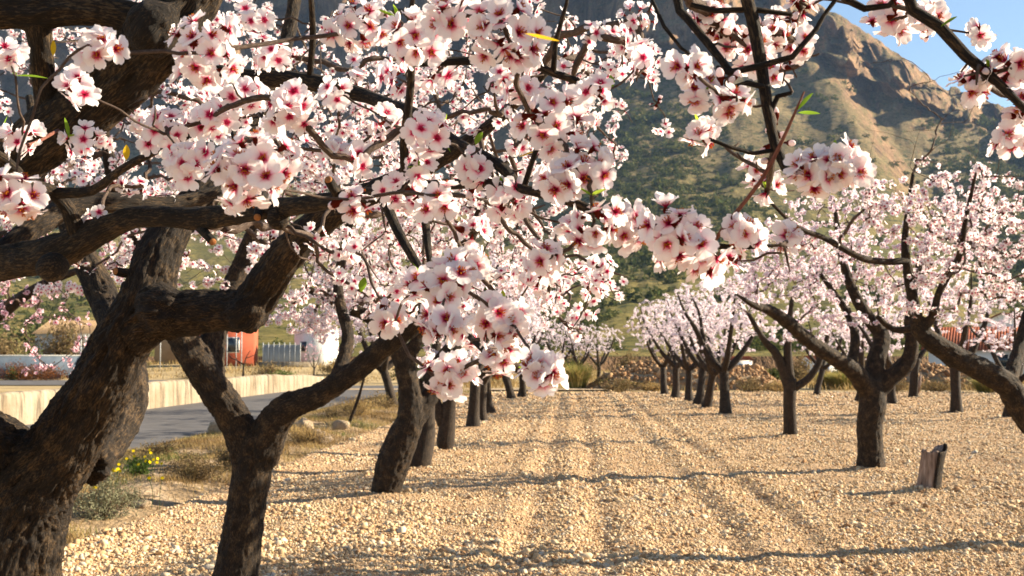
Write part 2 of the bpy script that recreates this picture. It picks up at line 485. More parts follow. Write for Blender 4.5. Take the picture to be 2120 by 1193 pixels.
def mountain_mat():
    m, nt, b = new_mat('mountain_rock_and_scrub')
    L = nt.links
    tc = node(nt, 'ShaderNodeTexCoord')
    ge = node(nt, 'ShaderNodeNewGeometry')
    sn = node(nt, 'ShaderNodeSeparateXYZ')
    L.new(ge.outputs['True Normal'], sn.inputs[0])
    n1 = node(nt, 'ShaderNodeTexNoise', in_Scale=0.012, in_Detail=8.0, in_Roughness=0.6)
    n2 = node(nt, 'ShaderNodeTexNoise', in_Scale=0.16, in_Detail=6.0, in_Roughness=0.65)
    n3 = node(nt, 'ShaderNodeTexNoise', in_Scale=0.03, in_Detail=9.0, in_Roughness=0.7)
    mp = node(nt, 'ShaderNodeMapping')
    mp.inputs['Scale'].default_value = (1, 1, 0.35)
    L.new(tc.outputs['Object'], mp.inputs[0])
    for n in (n1, n2):
        L.new(tc.outputs['Object'], n.inputs['Vector'])
    L.new(mp.outputs[0], n3.inputs['Vector'])
    rock = ramp(nt, [(0.30, (0.07, 0.045, 0.03)), (0.46, (0.19, 0.115, 0.065)), (0.58, (0.31, 0.19, 0.105)), (0.66, (0.17, 0.12, 0.08)), (0.78, (0.27, 0.20, 0.14))], n3.outputs[0])
    grass = ramp(nt, [(0.34, (0.12, 0.115, 0.03)), (0.5, (0.20, 0.165, 0.05)), (0.66, (0.27, 0.20, 0.07))], n1.outputs[0])
    high = ramp(nt, [(0.34, (0.125, 0.095, 0.042)), (0.5, (0.19, 0.14, 0.066)), (0.66, (0.24, 0.18, 0.092))], n1.outputs[0])
    sz = node(nt, 'ShaderNodeSeparateXYZ')
    L.new(ge.outputs['Position'], sz.inputs[0])
    hm_ = node(nt, 'ShaderNodeMapRange')
    hm_.inputs[1].default_value, hm_.inputs[2].default_value = 55.0, 190.0
    L.new(sz.outputs[2], hm_.inputs[0])
    gm = node(nt, 'ShaderNodeMix', data_type='RGBA')
    L.new(hm_.outputs[0], gm.inputs[0])
    L.new(grass.outputs[0], gm.inputs[6])
    L.new(high.outputs[0], gm.inputs[7])
    bush = ramp(nt, [(0.36, (1, 1, 1)), (0.50, (0, 0, 0))], n2.outputs[0])
    bcol = node(nt, 'ShaderNodeMix', data_type='RGBA')
    bcol.inputs[7].default_value = (0.045, 0.06, 0.022, 1)
    L.new(bush.outputs[0], bcol.inputs[0])
    L.new(gm.outputs[2], bcol.inputs[6])
    st = node(nt, 'ShaderNodeMath', operation='MULTIPLY_ADD', in_1=0.22, in_2=-0.11)
    L.new(n3.outputs[0], st.inputs[0])
    sl = node(nt, 'ShaderNodeMath', operation='ADD')
    L.new(sn.outputs[2], sl.inputs[0])
    L.new(st.outputs[0], sl.inputs[1])
    fac = ramp(nt, [(0.60, (1, 1, 1)), (0.76, (0, 0, 0))], sl.outputs[0])
    mx = node(nt, 'ShaderNodeMix', data_type='RGBA')
    L.new(fac.outputs[0], mx.inputs[0])
    L.new(bcol.outputs[2], mx.inputs[6])
    L.new(rock.outputs[0], mx.inputs[7])
    n5 = node(nt, 'ShaderNodeTexNoise', in_Scale=0.42, in_Detail=7.0, in_Roughness=0.75)
    L.new(tc.outputs['Object'], n5.inputs['Vector'])
    r5 = ramp(nt, [(0.36, (0.55, 0.56, 0.55)), (0.50, (0.95, 0.95, 0.95)), (0.64, (1.35, 1.32, 1.28))], n5.outputs[0])
    fine = node(nt, 'ShaderNodeMix', data_type='RGBA', blend_type='MULTIPLY')
    fine.inputs[0].default_value = 1.0
    L.new(mx.outputs[2], fine.inputs[6])
    L.new(r5.outputs[0], fine.inputs[7])
    L.new(fine.outputs[2], b.inputs['Base Color'])
    b.inputs['Roughness'].default_value = 0.95
    b.inputs['Specular IOR Level'].default_value = 0.1
    bp = node(nt, 'ShaderNodeBump', in_Strength=1.0, in_Distance=9.0)
    L.new(n3.outputs[0], bp.inputs['Height'])
    bp2 = node(nt, 'ShaderNodeBump', in_Strength=0.6, in_Distance=1.2)
    L.new(n2.outputs[0], bp2.inputs['Height'])
    L.new(bp.outputs[0], bp2.inputs['Normal'])
    L.new(bp2.outputs[0], b.inputs['Normal'])
    return m
M['mountain'] = mountain_mat()

# ------------------------------------------------------------------ scatter by geometry nodes (only for uncountable stuff)
def scatter(name, pts, rot, scl, sources, mat, parent=None):
    coll = bpy.data.collections.new(name + '_source')
    for i, me in enumerate(sources):
        coll.objects.link(bpy.data.objects.new('%s_source_%02d' % (name, i), me))
    me = mk_mesh(name, pts, attrs={'rot': rot, 'scl': scl}, mat=mat)
    o = link(name, me, parent)
    ng = bpy.data.node_groups.new(name + '_nodes', 'GeometryNodeTree')
    ng.interface.new_socket('Geometry', in_out='INPUT', socket_type='NodeSocketGeometry')
    ng.interface.new_socket('Geometry', in_out='OUTPUT', socket_type='NodeSocketGeometry')
    gi, go = ng.nodes.new('NodeGroupInput'), ng.nodes.new('NodeGroupOutput')
    ci = ng.nodes.new('GeometryNodeCollectionInfo')
    ci.inputs['Collection'].default_value = coll
    ci.inputs['Separate Children'].default_value = True
    ci.inputs['Reset Children'].default_value = True
    ip = ng.nodes.new('GeometryNodeInstanceOnPoints')
    ip.inputs['Pick Instance'].default_value = True
    for nm, sock in (('rot', 'Rotation'), ('scl', 'Scale')):
        na = ng.nodes.new('GeometryNodeInputNamedAttribute')
        na.data_type = 'FLOAT_VECTOR'
        na.inputs['Name'].default_value = nm
        ng.links.new(na.outputs['Attribute'], ip.inputs[sock])
    ng.links.new(gi.outputs[0], ip.inputs['Points'])
    ng.links.new(ci.outputs[0], ip.inputs['Instance'])
    ng.links.new(ip.outputs[0], go.inputs[0])
    md = o.modifiers.new('scatter', 'NODES')
    md.node_group = ng
    return o

def ico(sub):
    import bmesh
    bm = bmesh.new()
    bmesh.ops.create_icosphere(bm, subdivisions=sub, radius=1.0)
    V = np.array([v.co[:] for v in bm.verts])
    T = np.array([[v.index for v in f.verts] for f in bm.faces])
    bm.free()
    return V, T
ICO1, ICO2, ICO3 = ico(1), ico(2), ico(3)

def stone_mesh(name, seed, mat, base=ICO2, rough=0.5, flat=0.7):
    V, T = base
    rng = np.random.default_rng(seed)
    V = V.copy()
    for _ in range(7):                       # chip planes off
        n = rng.normal(size=3)
        n /= np.linalg.norm(n)
        h = rng.uniform(0.55, 0.85)
        dd = V @ n
        V -= np.outer(np.maximum(dd - h, 0), n)
    V *= (1 + rough * (vnoise(V * 1.6 + seed, seed)[:, None] - 0.5))
    V *= np.array((1.0, rng.uniform(0.65, 0.95), flat * rng.uniform(0.8, 1.1)))
    return mk_mesh(name, V, tris=T, mat=mat, smooth=False)

# ------------------------------------------------------------------ the setting: ground, field, verge, road, mountain
RS = 0.05                                    # the tree rows lean this much to the right per metre of depth
def row_u(x, y):
    return x - RS * y

def lerp_keys(x, keys):
    k = np.array(keys, float)
    return np.interp(x, k[:, 0], k[:, 1])

def grid_quads(n, m):
    i, j = np.meshgrid(np.arange(n - 1), np.arange(m - 1), indexing='ij')
    return np.stack([i * m + j, i * m + j + 1, (i + 1) * m + j + 1, (i + 1) * m + j], -1).reshape(-1, 4)

FIELD_L, FIELD_END = -4.15, 47.0             # field's left edge (row coordinate u) and far edge
def left_rise(x, y):
    r = np.clip((y - 69.5) / 16.0, 0, 1) * np.clip((-4 - row_u(x, y)) / 6.0, 0, 1)
    return 0.75 * r * r * (3 - 2 * r)

def ground_z(x, y):
    x, y = np.asarray(x, float), np.asarray(y, float)
    z = -0.03 + left_rise(x, y)
    far = np.clip((y - 47) / 12.0, 0, 1)
    u_ = row_u(x, y)
    far = far * (1 - (u_ < -6.5) * (y < 70))
    z = z + far * 0.25 * (fbm(xyz(x / 6.0, y / 6.0), 5).reshape(x.shape) - 0.45)
    u = row_u(x, y)                           # keep the road bed level
    on_road = np.clip((u + 13.6) / 0.8, 0, 1) * np.clip((-6.6 - u) / 0.8, 0, 1)
    return z * (1 - on_road * (y < 56)) - 0.05 * on_road

def ground_sheet():
    px = np.concatenate([np.linspace(-9000, -700, 24), np.linspace(-600, 2700, 150), np.linspace(2800, 11000, 24)])
    Y = np.concatenate([[-30, -10, 0.5], np.geomspace(2.0, 220, 120)])
    a = (px - CXP) / FPX
    X = a[None, :] * np.maximum(Y[:, None], 6.0) + 0.0 * Y[:, None]
    YY = np.repeat(Y[:, None], len(px), 1)
    Z = ground_z(X, YY)
    V = np.stack([X, YY, Z], -1).reshape(-1, 3)
    o = link('ground', mk_mesh('ground', V, grid_quads(len(Y), len(px)), mat=M['ground']))
    tag(o, 'dry ochre ground around the orchard', kind='structure')
ground_sheet()

FEET = np.array([G(a, b)[:2] for a, b in ((478, 1238), (795, 1038), (865, 977), (922, 942), (1805, 976), (1637, 909), (980, 889), (1014, 861), (1503, 860), (1463, 848), (1980, 857), (1848, 838), (2086, 868), (1919, 1022))])
def field_z(x, y):
    u = row_u(x, y)
    sh = x.shape
    z = 0.010 + 0.05 * (fbm(xyz(x / 0.9, y / 0.9), 3).reshape(sh) - 0.5) + 0.030 * (fbm(xyz(x / 0.16, y / 0.16), 9, 3).reshape(sh) - 0.5)
    wob = 0.10 * (vnoise(xyz(u * 0 + 1.0, y / 2.2), 21).reshape(sh) - 0.5)
    for c, w, h in ((-0.62, 0.13, 0.05), (-0.36, 0.10, -0.05), (-0.02, 0.12, 0.045), (0.26, 0.10, -0.045), (0.55, 0.13, 0.04), (1.32, 0.14, -0.05), (1.58, 0.13, 0.05), (1.95, 0.11, -0.045), (2.2, 0.13, 0.04), (-1.5, 0.2, 0.04), (-2.4, 0.3, 0.05), (3.3, 0.2, 0.04), (4.9, 0.25, 0.05), (6.2, 0.2, 0.04)):
        z = z + 0.50 * h * (0.4 + 1.2 * vnoise(xyz(u * 0 + c, y / 1.6), 23).reshape(sh)) * np.exp(-((u - c - wob) / w) ** 2)
    z = z + 0.10 * np.clip((FIELD_L + 0.9 - u) / 1.0, 0, 1)
    for fx, fy in FEET:                       # stones heaped round every trunk
        z = z + 0.07 * np.exp(-((x - fx) ** 2 + (y - fy) ** 2) / 0.30 ** 2)
    edge = np.clip((u - FIELD_L) / 0.4, 0, 1) * np.clip((FIELD_END + 1.0 - y) / 1.5, 0, 1)
    return z * edge - 0.06 * (1 - edge)

def field_sheet():
    u = np.concatenate([np.linspace(FIELD_L, 8.5, 290), np.linspace(8.7, 26, 40)])
    Y = np.concatenate([np.linspace(-3, 5.6, 20), np.geomspace(5.7, FIELD_END + 1, 390)])
    U = np.repeat(u[None, :], len(Y), 0)
    YY = np.repeat(Y[:, None], len(u), 1)
    X = U + RS * YY
    Z = field_z(X, YY)
    o = link('orchard_field', mk_mesh('orchard_field', np.stack([X, YY, Z], -1).reshape(-1, 3), grid_quads(len(Y), len(u)), mat=M['soil']))
    tag(o, 'pale stony ploughed field between the tree rows', kind='structure')
field_sheet()

def field_gravel():
    rng = np.random.default_rng(4)
    n = 300000
    # more stones per square metre near the camera
    d = 1.0 / rng.uniform(1 / (FIELD_END + 0.3), 1 / 6.6, n) ** 1.0
    keep = rng.random(n) < np.clip(0.35 + d / 30, 0, 1)
    d = d[keep]
    n = len(d)
    px = rng.uniform(-150, 2270, n)
    x = (px - CXP) / FPX * d
    u = row_u(x, d)
    k = (u > FIELD_L + 0.15 + 0.5 * rng.random(n)) & (u < 25)
    x, d = x[k], d[k]
    n = len(d)
    s = np.clip(rng.lognormal(-4.65, 0.50, n), 0.005, 0.04)
    s = np.maximum(s, 0.0012 * d * rng.uniform(0.4, 1.0, n))
    clump = vnoise(xyz(x / 0.5, d / 0.5), 8)
    s *= 0.6 + 0.8 * clump
    z = field_z(x, d) + s * 0.15
    pts = np.stack([x, d, z], 1)
    rot = np.stack([rng.normal(0, 0.35, n), rng.normal(0, 0.35, n), rng.uniform(0, 6.28, n)], 1)
    scl = s[:, None] * rng.uniform(0.75, 1.25, (n, 3))
    src = [stone_mesh('pebble_%d' % i, 40 + i, M['gravel'], ICO1 if i < 3 else ICO2) for i in range(7)]
    o = scatter('gravel', pts, rot, scl, src, M['gravel'])
    tag(o, 'cream and ochre pebbles covering the orchard field', kind='stuff')
field_gravel()

def strip(name, u0, u1, y0, y1, z, mat, n=60, wob0=0.0, wob1=0.0, m=8, crown=0.0):
    Y = np.linspace(y0, y1, n)
    t = np.linspace(0, 1, m)
    w0 = wob0 * (vnoise(xyz(Y / 1.7, 0 * Y), 31) - 0.5) * 2
    w1 = wob1 * (vnoise(xyz(Y / 1.3, 0 * Y), 33) - 0.5) * 2
    U = (u0 + w0)[:, None] * (1 - t) + (u1 + w1)[:, None] * t
    YY = np.repeat(Y[:, None], m, 1)
    Z = z + crown * (1 - (2 * t - 1) ** 2)[None, :] + 0 * YY
    return link(name, mk_mesh(name, np.stack([U + RS * YY, YY, Z], -1).reshape(-1, 3), grid_quads(n, m), mat=mat))

tag(strip('road', -11.6, -6.85, 2, 56, 0.012, M['asphalt'], 120, 0, 0.12, 10, 0.02), 'grey asphalt lane beside the orchard', kind='structure')
# the second lane above the low wall, and the gravel track that crosses behind the field
def quad_sheet(name, c, z, mat, label, nx=24):
    c = np.array(c, float)
    t = np.linspace(0, 1, nx)
    a = c[0][None] * (1 - t[:, None]) + c[1][None] * t[:, None]
    b = c[3][None] * (1 - t[:, None]) + c[2][None] * t[:, None]
    V = np.concatenate([np.c_[a, np.full(nx, z)], np.c_[b, np.full(nx, z)]])
    Q = [(i, i + 1, nx + i + 1, nx + i) for i in range(nx - 1)]
    o = link(name, mk_mesh(name, V, Q, mat=mat))
    tag(o, label, kind='structure')
quad_sheet('upper_road', [(-60, 57.5), (-8, 57.5), (-10, 69), (-60, 69)], 0.012, M['asphalt'], 'second grey asphalt lane behind the low wall')
quad_sheet('track', [(-7.0, 48.6), (5.5, 48.6), (4.0, 50.6), (-7.0, 50.6)], 0.045, M['rock'], 'pale track crossing behind the field')

def verge_z(x, y):
    u = row_u(x, y)
    b = np.clip((u + 6.95) / 1.3, 0, 1) * np.clip((FIELD_L + 0.5 - u) / 0.7, 0, 1)
    return -0.02 + b * (0.05 + 0.16 * fbm(xyz(x / 0.9, y / 0.9), 12).reshape(x.shape))
def verge_sheet():
    u = np.linspace(-6.95, FIELD_L + 0.5, 60)
    Y = np.geomspace(4, 49, 260)
    U = np.repeat(u[None, :], len(Y), 0)
    YY = np.repeat(Y[:, None], len(u), 1)
    X = U + RS * YY
    o = link('verge', mk_mesh('verge', np.stack([X, YY, verge_z(X, YY)], -1).reshape(-1, 3), grid_quads(len(Y), len(u)), mat=M['verge']))
    tag(o, 'raised dry verge between field and lane', kind='structure')
verge_sheet()

# --- mountain
RIDGE = [(-900, -60), (-300, -120), (300, -170), (1000, -220), (1350, -190), (1500, -120), (1600, -62), (1650, -22), (1687, 15), (1745, 50), (1784, 77), (1834, 116), (1873, 139), (1892, 158), (1938, 190), (1997, 209), (2035, 222), (2074, 236), (2120, 263), (2300, 350), (2700, 480), (3200, 560)]
CLIFF = [(-900, 260), (300, 300), (700, 290), (1000, 285), (1150, 205), (1300, 125), (1540, 112), (1629, 128), (1687, 131), (1784, 155), (1841, 186), (1919, 232), (1977, 247), (2074, 286), (2120, 305), (2300, 390), (2700, 520), (3200, 600)]
def smooth_keys(x, keys, w):
    return sum(lerp_keys(x + o, keys) for o in np.linspace(-w, w, 7)) / 7.0
def mountain_sheet():
    px = np.concatenate([np.linspace(-900, 1150, 120), np.linspace(1156, 2200, 300), np.linspace(2210, 3200, 40)])
    nv = 270
    v = np.linspace(0, 1, nv)
    # distance against v: more rows on the steep cliff band
    Yk = lerp_keys(v, [(0, 105), (0.12, 180), (0.25, 300), (0.38, 520), (0.50, 850), (0.60, 1200), (0.68, 1450), (0.93, 1640), (1.0, 2300)])
    Fk = lerp_keys(v, [(0, 0), (0.12, 0.05), (0.25, 0.15), (0.38, 0.30), (0.50, 0.52), (0.60, 0.78), (0.68, 1.0), (0.93, 2.0), (1.0, 1.6)])
    R = smooth_keys(px, RIDGE, 10)
    B = smooth_keys(px, CLIFF, 25)
    PX = np.repeat(px[None, :], nv, 0)
    YY = np.repeat(Yk[:, None], len(px), 1)
    F = np.repeat(Fk[:, None], len(px), 1)
    cl = np.clip(F - 1, 0, 1)
    py = np.where(F <= 1, 739 - (739 - B[None, :]) * F, B[None, :] + (R - B)[None, :] * cl)
    sh = PX.shape
    # buttresses: the cliff foot steps forward and back
    b1 = 1 - np.abs(2 * fbm(xyz(PX / 120.0, F * 0.7 + 0 * PX), 41, 4).reshape(sh) - 1) * 2.0
    b2 = fbm(xyz(PX / 34.0, F * 5.0), 43, 5).reshape(sh) - 0.5
    b1 = b1 + 0.9 * (fbm(xyz(PX / 60.0, F * 9.0), 47, 4).reshape(sh) - 0.5)
    band = np.clip((F - 0.90) / 0.25, 0, 1) * np.clip((2.0 - F) / 0.25, 0.0, 1)
    YY = YY * (1 - band * (0.10 * b1 + 0.06 * b2))
    gul = np.abs(2 * fbm(xyz(PX / 150.0 + F * 0.8, F * 1.3), 51, 4).reshape(sh) - 1)
    py = py + (gul - 0.3) * 20 * np.clip(F / 0.25, 0, 1) * np.clip((1.15 - F) / 0.3, 0.0, 1)
    py = py + (fbm(xyz(PX / 22.0, F * 22), 57, 5).reshape(sh) - 0.5) * 9 * np.clip(F / 0.2, 0, 1)
    # spur that comes forward from the cliffs towards the right
    cr = 1640 + 420 * np.clip(1.05 - F, 0, 1)
    spur = np.exp(-((PX - cr) / 55.0) ** 2) * np.clip((1.1 - F) / 0.15, 0, 1) * np.clip((F - 0.45) / 0.2, 0, 1)
    py = py - spur * 30
    hollow = np.exp(-((PX - cr - 130) / 60.0) ** 2) * np.clip((1.1 - F) / 0.15, 0, 1) * np.clip((F - 0.45) / 0.2, 0, 1)
    py = py + hollow * 34
    c = (CYP - py) / FPX
    den = CT - c * ST
    X = YY * (PX - CXP) / FPX / den
    Z = EYE + YY * (ST + c * CT) / den
    # erosion: ridged noise in the hill's own plan, stronger up the slope
    wx = 60 * (fbm(xyz(X / 300, YY / 300), 81, 3).reshape(sh) - 0.5)
    rd = 1 - np.abs(2 * fbm(xyz((X + wx) / 170.0, (YY + wx) / 260.0), 83, 5).reshape(sh) - 1) * 2
    rd2 = 1 - np.abs(2 * fbm(xyz((X - wx) / 46.0, YY / 70.0), 85, 4).reshape(sh) - 1) * 2
    fade = np.clip((F - 0.06) / 0.3, 0, 1) * np.clip((1.97 - F) / 0.12, 0, 1)
    ledge = np.clip((F - 1.0) / 0.15, 0, 1) * np.clip((1.95 - F) / 0.2, 0, 1)
    sf = (Z + 22 * fbm(xyz(X / 90, YY / 90), 87, 3).reshape(sh)) / 34.0
    Z = Z + ledge * 9.0 * (np.abs((sf % 1.0) - 0.5) * 2 - 0.5)
    Z = Z + fade * (0.009 * YY * (rd - 0.45) * (1 + 1.2 * np.clip(F - 0.9, 0, 1)) + 0.0022 * YY * (rd2 - 0.45) * (1 + 2.0 * np.clip(F - 0.9, 0, 1)))
    Z[0] -= 4
    V = np.stack([X, YY, Z], -1)
    o = link('mountain', mk_mesh('mountain', V.reshape(-1, 3), grid_quads(nv, len(px)), mat=M['mountain']))
    tag(o, 'scrub covered mountain with bare rock cliffs', kind='structure')
    return V, F, PX
MV, MF, MPX = mountain_sheet()

def clump_mesh(name, seed, n, mat, leaf=0.16, up=0.8):
    """irregular clump of leaf-sized faces"""
    rng = np.random.default_rng(seed)
    lob = rng.normal(size=(6, 3)) * np.array((0.45, 0.45, 0.22)) + np.array((0, 0, 0.45))
    c = lob[rng.integers(0, 6, n)] + rng.normal(size=(n, 3)) * 0.22
    c[:, 2] = np.abs(c[:, 2]) * up
    a = rng.normal(size=(n, 3))
    a /= np.linalg.norm(a, axis=1, keepdims=True)
    b = np.cross(a, rng.normal(size=(n, 3)))
    b /= np.linalg.norm(b, axis=1, keepdims=True)
    s = leaf * rng.uniform(0.5, 1.2, n)[:, None]
    V = np.stack([c - a * s, c + b * s * 0.5, c + a * s, c - b * s * 0.5], 1).reshape(-1, 3)
    Q = np.arange(n * 4).reshape(-1, 4)
    t = np.repeat(rng.random(n), 4)
    return mk_mesh(name, V, Q, attrs={'fc': np.stack([t, t, t], 1)}, mat=mat, smooth=False)

def hill_scrub():
    rng = np.random.default_rng(9)
    n = 13500
    ok = (MF > 0.02) & (MF < 1.0) & (MPX > -200) & (MPX < 2250)
    idx = np.argwhere(ok)
    w = (0.15 + np.minimum(MF[ok], 0.55))
    sel = idx[rng.choice(len(idx), n, p=w / w.sum())]
    f = rng.random((n, 2))
    i, j = np.minimum(sel[:, 0], MV.shape[0] - 2), np.minimum(sel[:, 1], MV.shape[1] - 2)
    p = (MV[i, j] * ((1 - f[:, 0]) * (1 - f[:, 1]))[:, None] + MV[i + 1, j] * (f[:, 0] * (1 - f[:, 1]))[:, None]
         + MV[i, j + 1] * ((1 - f[:, 0]) * f[:, 1])[:, None] + MV[i + 1, j + 1] * (f[:, 0] * f[:, 1])[:, None])
    den = fbm(xyz(p[:, 0] / (0.10 * p[:, 1] + 10), p[:, 1] / (0.16 * p[:, 1] + 10)), 77, 3)
    k = rng.random(n) < np.clip((den - 0.42) * 7, 0.05, 1)
    p = p[k]
    n = len(p)
    s = rng.lognormal(0.0, 0.55, n) * np.clip(0.55 + p[:, 1] * 0.0022, 0.6, 3.2)
    rot = np.stack([np.zeros(n), np.zeros(n), rng.uniform(0, 6.28, n)], 1)
    scl = s[:, None] * rng.uniform(0.8, 1.2, (n, 3))
    p[:, 2] -= 0.15 * s
    src = [clump_mesh('scrub_clump_%d' % i, 200 + i, 130, M['scrub'], 0.22) for i in range(5)]
    tag(scatter('hillside_scrub', p, rot, scl, src, M['scrub']), 'dark green scrub dotted over the hillside', kind='stuff')
hill_scrub()

def blades(name, pts, h, w, lean, mat, seed, tint=None, parent=None, origin=None, curve=0.5):
    """one grass blade (two faces) at every point"""
    rng = np.random.default_rng(seed)
    n = len(pts)
    a = rng.uniform(0, 2 * math.pi, n)
    dr = np.stack([np.cos(a), np.sin(a), np.zeros(n)], 1)
    sd = np.stack([-np.sin(a), np.cos(a), np.zeros(n)], 1)
    hh = (h * rng.uniform(0.5, 1.25, n))[:, None]
    ln = (lean * rng.uniform(0.2, 1.2, n))[:, None]
    ww = (w * rng.uniform(0.6, 1.3, n))[:, None]
    up = np.array((0, 0, 1.0))
    m1 = pts + up * hh * 0.55 + dr * hh * ln * (1 - curve)
    tp = pts + up * hh * (1 - 0.3 * ln) + dr * hh * ln * 1.3
    V = np.stack([pts - sd * ww, pts + sd * ww, m1 - sd * ww * 0.8, m1 + sd * ww * 0.8, tp], 1).reshape(-1, 3)
    b = np.arange(n)[:, None] * 5
    Q = b + np.array((0, 1, 3, 2))
    T = b + np.array((2, 3, 4))
    t = rng.random(n) if tint is None else tint
    fc = np.repeat(np.stack([t, t, t], 1), 5, 0)
    if origin is not None:
        V = V - np.asarray(origin)
    return link(name, mk_mesh(name, V, Q, T, {'fc': fc}, mat, smooth=False), parent)

def verge_grass():
    rng = np.random.default_rng(14)
    n = 95000
    y = np.exp(rng.uniform(math.log(8.5), math.log(48), n))
    u = rng.uniform(-6.85, FIELD_L + 0.45, n)
    x = u + RS * y
    den = fbm(xyz(x / 0.8, y / 0.8), 66, 3)
    k = rng.random(n) < np.clip((den - 0.40) * 6, 0.05, 0.95)
    x, y = x[k], y[k]
    pts = np.stack([x, y, verge_z(x, y) - 0.01], 1)
    tint = np.clip(vnoise(xyz(x / 0.6, y / 0.6), 5) * 1.5 - 0.2 + rng.normal(0, 0.12, len(x)), 0, 1)
    tag(blades('verge_grass', pts, 0.11, 0.0035, 0.8, M['dry'], 3, tint), 'dry grass growing along the verge', kind='stuff')
    # sparse dry weeds between the stones
    n = 26000
    y = np.exp(rng.uniform(math.log(7.5), math.log(40), n))
    x = rng.uniform(-0.5, 0.5, n) * y * 0.95
    u = row_u(x, y)
    strips = np.minimum(np.minimum(np.abs(u - 2.0) * 0.8, np.abs(u - 4.4) * 0.8), np.abs(u + 2.2) * 1.2)
    k = (u > FIELD_L + 0.5) & (rng.random(n) < np.clip(0.8 - strips * 0.75, 0.05, 0.8) * np.clip(2.2 * fbm(xyz(x, y), 91, 3) - 0.5, 0, 1))
    x, y = x[k], y[k]
    pts = np.stack([x, y, field_z(x, y)], 1)
    tag(blades('field_weeds', pts, 0.055, 0.004, 1.2, M['brush'], 6), 'thin brown weeds among the field stones', kind='stuff')
    # far dry grass behind the field and over the yellow bank
    n = 60000
    y = np.exp(rng.uniform(math.log(49), math.log(110), n))
    x = rng.uniform(-0.6, 0.6, n) * y
    u = row_u(x, y)
    k = ~((u < -7) & (y < 71)) & (rng.random(n) < np.clip((fbm(xyz(x / 3, y / 3), 44, 3) - 0.33) * 4, 0.08, 1)) & ~((x < 6) & (y < 51.2))
    x, y = x[k], y[k]
    pts = np.stack([x, y, ground_z(x, y) - 0.02], 1)
    tint = np.clip(0.75 * vnoise(xyz(x / 4, y / 4), 7) + rng.normal(0.15, 0.15, len(x)), 0, 1)
    tag(blades('far_grass', pts, 0.38, 0.022, 0.7, M['dry'], 8, tint), 'yellow dry grass behind the orchard', kind='stuff')
verge_grass()

# ------------------------------------------------------------------ almond flowers
FS = 0.0415                                  # width of an open flower, metres
def petal_grid(seed, nu=6, nv=7, cup=0.32, claw=0.14):
    rng = np.random.default_rng(seed)
    L = FS * 0.5 * rng.uniform(0.93, 1.06)
    W = FS * 0.245 * rng.uniform(0.92, 1.08)
    v = np.linspace(0, 1, nv)
    u = np.linspace(-1, 1, nu)
    vv, uu = np.meshgrid(v, u, indexing='ij')
    prof = claw + (1 - claw) * np.sin(np.clip(vv * 1.28, 0, 1) * math.pi / 2) ** 1.2
    prof = prof * np.sqrt(np.clip(1 - (np.clip(vv - 0.62, 0, 1) / 0.42) ** 2, 0.03, 1))
    x = uu * W * prof
    notch = 0.10 * np.exp(-(uu / 0.25) ** 2) * np.clip((vv - 0.6) / 0.4, 0, 1)
    y = 0.0016 + L * (vv - notch + 0.04 * np.abs(uu) * vv * rng.uniform(-1, 1))
    ph = rng.uniform(0, 6.28)
    z = L * (cup * vv - 0.16 * vv ** 2.5 + 0.10 * uu ** 2 * vv * rng.uniform(-0.6, 1.2)
             + 0.055 * np.sin(uu * 4.2 + ph) * vv ** 2 + 0.03 * np.sin(vv * 9 + ph * 2) * np.abs(uu) + 0.05 * rng.normal() * uu * vv)
    V = np.stack([x, y, z], -1).reshape(-1, 3)
    A = np.stack([vv, np.full_like(vv, rng.random()), 0 * vv], -1).reshape(-1, 3)
    return V, grid_quads(nv, nu), A

def rotz(V, a):
    c, s = math.cos(a), math.sin(a)
    return V @ np.array(((c, s, 0), (-s, c, 0), (0, 0, 1.0)))

def flower_core(g, seed):
    """stamens, anthers and the calyx behind the petals"""
    rng = np.random.default_rng(seed)
    for i in range(16):
        a = rng.uniform(0, 6.28)
        sp = rng.uniform(0.05, 0.75)
        L = FS * rng.uniform(0.16, 0.27)
        d = np.array((math.cos(a) * sp, math.sin(a) * sp, 1.0))
        d /= np.linalg.norm(d)
        b = np.array((math.cos(a), math.sin(a), 0)) * FS * 0.022
        p = np.stack([b, b + d * L * 0.6, b + d * L])
        n0 = g.n
        tube(g, p, np.full(3, 0.00038), 3)
        g.A[-1] = np.tile((0.05, 0.5, 1.0), (g.n - n0, 1))
        V, T = ICO1
        g.add(V * 0.0010 + p[-1], None, T, np.tile((0.0, 0.5, 2.0), (len(V), 1)))
    # calyx: a cup with five pointed sepals and the short stalk
    n0 = g.n
    prof = [(0.0012, -0.011), (0.0016, -0.0085), (0.0030, -0.007), (0.0034, -0.004), (0.0038, -0.0012), (0.0020, 0.0006)]
    k = 8
    ang = np.arange(k) / k * 6.2832
    V = np.concatenate([np.stack([r * np.cos(ang), r * np.sin(ang), np.full(k, z)], 1) for r, z in prof])
    Q = [(i * k + j, i * k + (j + 1) % k, (i + 1) * k + (j + 1) % k, (i + 1) * k + j) for i in range(len(prof) - 1) for j in range(k)]
    g.add(V, Q, None, np.tile((0.0, 0.5, 3.0), (len(V), 1)))
    for i in range(5):
        a = (i + 0.5) / 5 * 6.2832
        d = np.array((math.cos(a), math.sin(a), 0))
        s = np.array((-math.sin(a), math.cos(a), 0))
        V = np.array([d * 0.003 - s * 0.0022, d * 0.003 + s * 0.0022, d * 0.0065 + s * 0.0018, d * 0.0105, d * 0.0065 - s * 0.0018])
        V[:, 2] = (-0.0018, -0.0018, -0.0012, -0.0006, -0.0012)
        g.add(V, None, [(0, 1, 2), (0, 2, 3), (0, 3, 4)], np.tile((0.0, 0.5, 3.0), (5, 1)))

